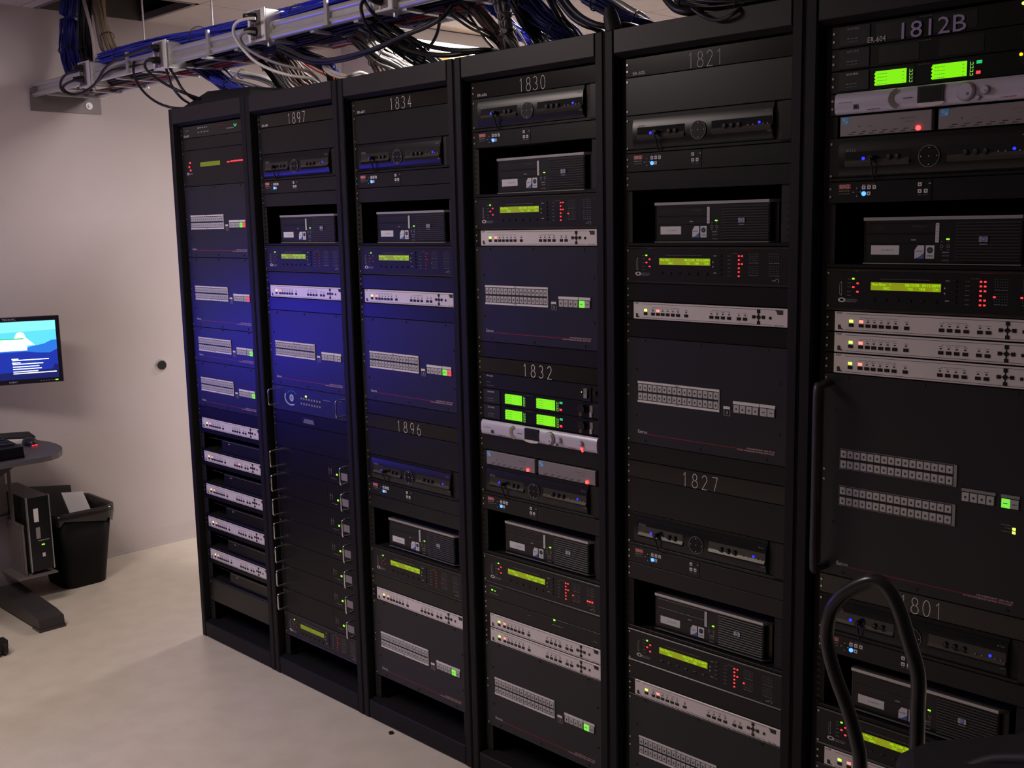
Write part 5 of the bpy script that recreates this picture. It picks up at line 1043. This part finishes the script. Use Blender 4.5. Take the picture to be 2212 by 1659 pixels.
# black box of the keyboard deck, mouse, papers
k = thing('keyboard_stack', 'black keyboard standing on a dark box at the left edge of the desk', 'keyboard', (-.83, -.50, DZ))
q = MB()
q.add([(x, y, z) for y in (-.30, .155) for x, z in ((.030, .0), (.030, .012), (.022, .048), (-.36, .066), (-.36, 0))], [(0, 1, 6, 5), (1, 2, 7, 6), (2, 3, 8, 7), (3, 4, 9, 8), (0, 4, 3, 2, 1), (5, 6, 7, 8, 9)], 'panel_dark'); q.build('case', k)
q = MB()
for i in range(4):
    for j in range(15): q.box(-.22+i*.05, -.18+i*.05, -.29+j*.029, -.265+j*.029, .048+.002*(4-i), .056+.002*(4-i), 'soft_black')
q.build('keys', k)
mo = thing('computer_mouse', 'black mouse with a red glow on the desk end', 'mouse', (-1.075, -.215, DZ))
q = MB(); seg = 12
rings = [(0, 1.0), (.014, 1.0), (.026, .82), (.032, .45)]
vs = [(.050*s*math.cos(2*math.pi*i/seg), .030*s*math.sin(2*math.pi*i/seg), z) for z, s in rings for i in range(seg)]
q.add(vs, [(r_*seg+i, r_*seg+(i+1) % seg, (r_+1)*seg+(i+1) % seg, (r_+1)*seg+i) for r_ in range(3) for i in range(seg)]+[tuple(range(3*seg, 4*seg))], 'plug_black', True); q.build('shell', mo)
q = MB(); q.box(.044, .0515, -.010, .014, .002, .006, 'led_red'); q.build('glow_light', mo)
q = MB(); q.add([(-1.27, -.30, DZ+.001), (-1.15, -.30, DZ+.001), (-1.12, -.165, DZ+.001), (-1.22, -.165, DZ+.001), (-1.27, -.30, DZ+.022), (-1.15, -.30, DZ+.020), (-1.12, -.165, DZ+.010), (-1.22, -.165, DZ+.012)], [(3, 2, 1, 0), (4, 5, 6, 7), (0, 1, 5, 4), (1, 2, 6, 5), (2, 3, 7, 6), (3, 0, 4, 7)], 'paper')
tag(q.build('paper_stack'), 'loose white papers under the black folder on the desk', 'papers')
q = MB(); q.add([(-1.285, -.31, DZ+.030), (-1.20, -.31, DZ+.022), (-1.15, -.16, DZ+.014), (-1.24, -.155, DZ+.024), (-1.285, -.31, DZ+.038), (-1.20, -.31, DZ+.030), (-1.15, -.16, DZ+.021), (-1.24, -.155, DZ+.032)], [(3, 2, 1, 0), (4, 5, 6, 7), (0, 1, 5, 4), (1, 2, 6, 5), (2, 3, 7, 6), (3, 0, 4, 7)], 'soft_black')
tag(q.build('folder'), 'black folder lying on papers at the back of the desk', 'folder')
q = MB(); q.box(-1.15, -1.10, -.290, -.255, DZ+.0005, DZ+.0035, 'yellow_paper'); tag(q.build('sticky_note'), 'yellow note beside the mouse', 'note')
# caster of something left of the frame
w = thing('caster_wheel', 'black caster wheel on the floor at the left edge', 'wheel', (-.40, -.655, 0))
for s in (-.022, .010):
    q = MB(); q.cyl((0, s, .029), (0, 1, 0), .029, .016, 'soft_black', 20); q.build('wheel', w)
q = MB(); q.box(-.03, .02, -.026, .030, .035, .062, 'soft_black'); q.cyl((-.01, 0, .06), (0, 0, 1), .008, .05, 'soft_black', 8); q.build('fork', w)
# monitor
th = math.radians(20)
def monitor(loc, rz, w, h, label, big=False):
    mn = thing('monitor', label, 'monitor', loc, rz)     # local: faces -y, x to the viewer's right
    q = MB(); q.plate(-w/2-.018, w/2+.018, -h/2-.022, h/2+.020, 'bezel', yf=0, yb=.035, b=.003); q.box(-.09, .09, .035, .06, -.09, .09, 'bezel'); q.build('housing', mn)
    q = MB(); A = lambda a: -w/2+a*w; B_ = lambda b: -h/2+b*h; y = -.0006
    q.box(A(0), A(1), y, 0, B_(0), B_(1), 'scr_blue_big' if big else 'scr_sky')
    if not big:
        L = [((0, .80), (1, .84), (1, 1), (0, 1), 'scr_sky2'), ((0, .52), (.62, .50), (.70, .56), (.86, .60), (.95, .66), (1, .66), (1, .40), (.66, .45), (0, .48), 'scr_mid'),
             ((0, .47), (.66, .48), (.80, .45), (.92, .44), (1, .50), (1, 0), (0, 0), 'scr_deep'), ((0, .10), (1, .16), (1, 0), (0, 0), 'scr_night'), ((.93, .14), (1, .14), (1, .22), (.96, .24), 'scr_night')]
        for n_, p in enumerate(L): q.poly([(A(a), B_(b)) for a, b in p[:-1]][::-1 if n_ else 1], y-.0003*(n_+1), p[-1])
        q.poly([(A(.54), B_(.70)), (A(.57), B_(.80)), (A(.61), B_(.82)), (A(.65), B_(.80)), (A(.67), B_(.72)), (A(.76), B_(.59)), (A(.6), B_(.58))][::-1], y-.0020, 'scr_white')
        q.box(A(.05), A(.675), y-.0026, y, B_(.50), B_(.70), 'scr_white'); q.box(A(.05), A(.645), y-.0030, y, B_(.695), B_(.715), 'scr_green')
        for b_, a1 in ((.335, .90), (.268, .835), (.222, .79), (.182, .815), (.137, .775), (.105, .975)): q.box(A(.505), A(a1), y-.0026, y, B_(b_-.008), B_(b_+.007), 'scr_white')
        q.box(A(.497), A(.57), y-.0026, y, B_(.348), B_(.365), 'scr_white'); q.box(A(.50), A(.59), y-.0026, y, B_(.285), B_(.30), 'scr_white')
    q.build('screen', mn)
    q = MB(); q.text('TECH PC', -w*.07, h/2+.006, .009, 'line_white', w=.056); q.text('NEC', -.018, -h/2-.015, .0075, 'line_white', w=.034)
    for i in range(6): q.box(w*.29+i*.011, w*.29+i*.011+.006, -.0008, 0, -h/2-.013, -h/2-.010, 'dim_white')
    q.build('bezel_lettering', mn)
    q = MB(); q.box(w*.455, w*.485, -.0015, 0, -h/2-.014, -h/2-.009, 'led_green'); q.build('status_led', mn)
    return mn
# right edge of the housing at (-1.05,-.045); centre .21 further left
cx = -1.05-math.sin(th)*.212; cy = -.045-math.cos(th)*.212
monitor((cx, cy, 1.113), math.radians(90)-th, .384, .262, 'flat monitor showing a blue mountain desktop at the left edge')
m2 = monitor((-1.06, -1.22, 1.06), math.radians(90)+math.radians(24), .72, .44, 'large blue-lit monitor on the same desk, outside the photo', True)
q = MB(); q.box(-.14, .14, .02, .20, -.374, -.362, 'bezel'); q.box(-.03, .03, .06, .09, -.362, .0, 'bezel'); q.build('stand', m2)
# ---------------------------------------------------------------- waste bin
bn = thing('waste_bin', 'black plastic waste bin by the wall with a liner', 'waste bin', (-1.09, -.03, 0))
def ringpts(x0, x1, y0, y1, z, r=.05, n=5):
    out = []
    for cx_, cy_, a0 in ((x1-r, y1-r, 0), (x0+r, y1-r, 90), (x0+r, y0+r, 180), (x1-r, y0+r, 270)):
        for k_ in range(n+1):
            a = math.radians(a0+90*k_/n); out.append((cx_+r*math.cos(a), cy_+r*math.sin(a), z))
    return out
def loft(q, rs, mt, cap0=True, sm=True):
    n = len(rs[0]); vs = [v for r_ in rs for v in r_]
    q.add(vs, [(i*n+k_, i*n+(k_+1) % n, (i+1)*n+(k_+1) % n, (i+1)*n+k_) for i in range(len(rs)-1) for k_ in range(n)], mt, sm)
    if cap0: q.add(rs[0], [tuple(range(n))[::-1]], mt)
b0 = ringpts(-.11, .125, -.12, .085, .002); b1 = ringpts(-.165, .155, -.165, .125, .355)
q = MB(); loft(q, [b0, b1, ringpts(-.159, .149, -.159, .119, .355), ringpts(-.105, .120, -.115, .080, .012)], 'bin_black'); q.build('body', bn)
q = MB(); loft(q, [ringpts(-.172, .162, -.172, .132, .350), ringpts(-.172, .162, -.172, .132, .368), ringpts(-.160, .150, -.160, .120, .368), ringpts(-.160, .150, -.160, .120, .350)], 'bin_rim', False); q.build('rim', bn)
q = MB(); a_ = ringpts(-.173, .163, -.173, .133, .371); rr = random.Random(3)
low = [(x*.985, y*.985, .298+.014*math.sin(i*1.7)+(.02 if i > 12 else 0)) for i, (x, y, z) in enumerate(ringpts(-.168, .158, -.168, .128, .30))]
mid_ = [(x*(1+.012*math.sin(i*2.3)), y*(1+.012*math.sin(i*2.9)), .335) for i, (x, y, z) in enumerate(ringpts(-.172, .162, -.172, .132, .33))]
loft(q, [low, mid_, a_, ringpts(-.155, .145, -.155, .115, .36), ringpts(-.13, .12, -.13, .10, .22)], 'liner', False); q.build('liner', bn)
q = MB(); q.add([(-1.235, -.16, .27), (-1.235, .02, .27), (-1.250, .02, .425), (-1.250, -.19, .455), (-1.225, -.16, .27), (-1.225, .02, .27), (-1.240, .02, .425), (-1.240, -.19, .455)], [(3, 2, 1, 0), (4, 5, 6, 7), (0, 1, 5, 4), (1, 2, 6, 5), (2, 3, 7, 6), (3, 0, 4, 7)], 'card')
tag(q.build('cardboard_sheet'), 'folded brown cardboard sticking up at the back of the bin', 'cardboard')
q = MB(); q.add([(-1.02, -.07, .30), (-1.05, .04, .30), (-1.13, .03, .410), (-1.11, -.08, .428), (-1.03, -.07, .29), (-1.06, .04, .29), (-1.145, .03, .404), (-1.12, -.08, .422)], [(0, 1, 2, 3), (7, 6, 5, 4), (0, 4, 5, 1), (1, 5, 6, 2), (2, 6, 7, 3), (3, 7, 4, 0)], 'paper')
tag(q.build('waste_paper'), 'bent white sheet of paper sticking out of the bin', 'paper')
# ---------------------------------------------------------------- hand truck with tubular handle, black case
h = thing('hand_truck', 'tubular hand truck with dark handle loop before the right-hand rack', 'hand truck', (3.2, -.60, 0))
loop = [(3.160, .806), (3.153, .843), (3.137, .890), (3.116, .936), (3.103, .974), (3.099, 1.005), (3.105, 1.041), (3.123, 1.070), (3.146, 1.090), (3.170, 1.104), (3.188, 1.103), (3.202, 1.089), (3.215, 1.065), (3.228, 1.029), (3.241, .993), (3.246, .965), (3.246, .925), (3.247, .885), (3.247, .80)]
pts = [(3.165, -.60, .12), (3.165, -.60, .45), (3.163, -.60, .70)]+[(x, -.60, z) for x, z in loop]+[(3.247, -.60, .45), (3.247, -.60, .12)]
q = MB(); q.tube(smooth_path(pts, 4), .0110, 'tube_grey', 16); q.build('handle_frame', h, (-3.2, .60, 0))
q = MB(); q.box(-.09, .10, -.14, -.005, .030, .036, 'foot_dark'); q.box(-.09, .10, -.006, .012, .036, .14, 'foot_dark'); q.build('toe_plate', h)
q = MB(); q.cyl((-.11, .05, .075), (1, 0, 0), .009, .24, 'foot_dark', 10); q.box(-.04, -.03, 0, .05, .07, .12, 'foot_dark'); q.box(.04, .05, 0, .05, .07, .12, 'foot_dark'); q.build('axle', h)
for x in (-.135, .105):
    q = MB(); q.cyl((x, .05, .075), (1, 0, 0), .075, .035, 'soft_black', 20); q.cyl((x-.002, .05, .075), (1, 0, 0), .035, .039, 'galv', 14); q.build('wheel', h)
cs = thing('equipment_case', 'tall black soft equipment case standing at the lower right corner', 'case', (3.45, -.82, 0))
def fp(k, z0, z1):
    cs_ = [(3.245, -.665), (3.49, -.665), (3.62, -.95), (3.38, -.95)]; out = []
    cx_, cy_ = 3.43, -.81
    for i in range(4):
        a, b, c = Vector(cs_[i-1]), Vector(cs_[i]), Vector(cs_[(i+1) % 4])
        for t in (0, .5, 1):
            p = b+(a-b).normalized()*.03*(1-t)+(c-b).normalized()*.03*t; p = Vector((cx_, cy_))+(p-Vector((cx_, cy_)))*k
            out.append((p.x-3.45, p.y+.82, z0+(z1-z0)*(p.x-3.24)/.38))
    return out
rs = [fp(1, .002, .002), fp(1, .872, 1.030), fp(.95, .889, 1.052), fp(.80, .902, 1.068)]
q = MB(); loft(q, rs, 'case_black'); q.add(rs[-1], [tuple(range(12))], 'case_black'); q.build('case_body', cs)
q = MB(); q.tube(smooth_path([(-.06, .03, .955), (-.02, .03, .985), (.05, .01, 1.015), (.09, .0, 1.02)], 4), .010, 'soft_black', 8); q.build('carry_handle', cs)
q = MB(); q.tube([fp(1.004, .80, .90)[i % 12] for i in range(13)], .004, 'plug_black', 6, cap=False); q.build('zip_seam', cs)
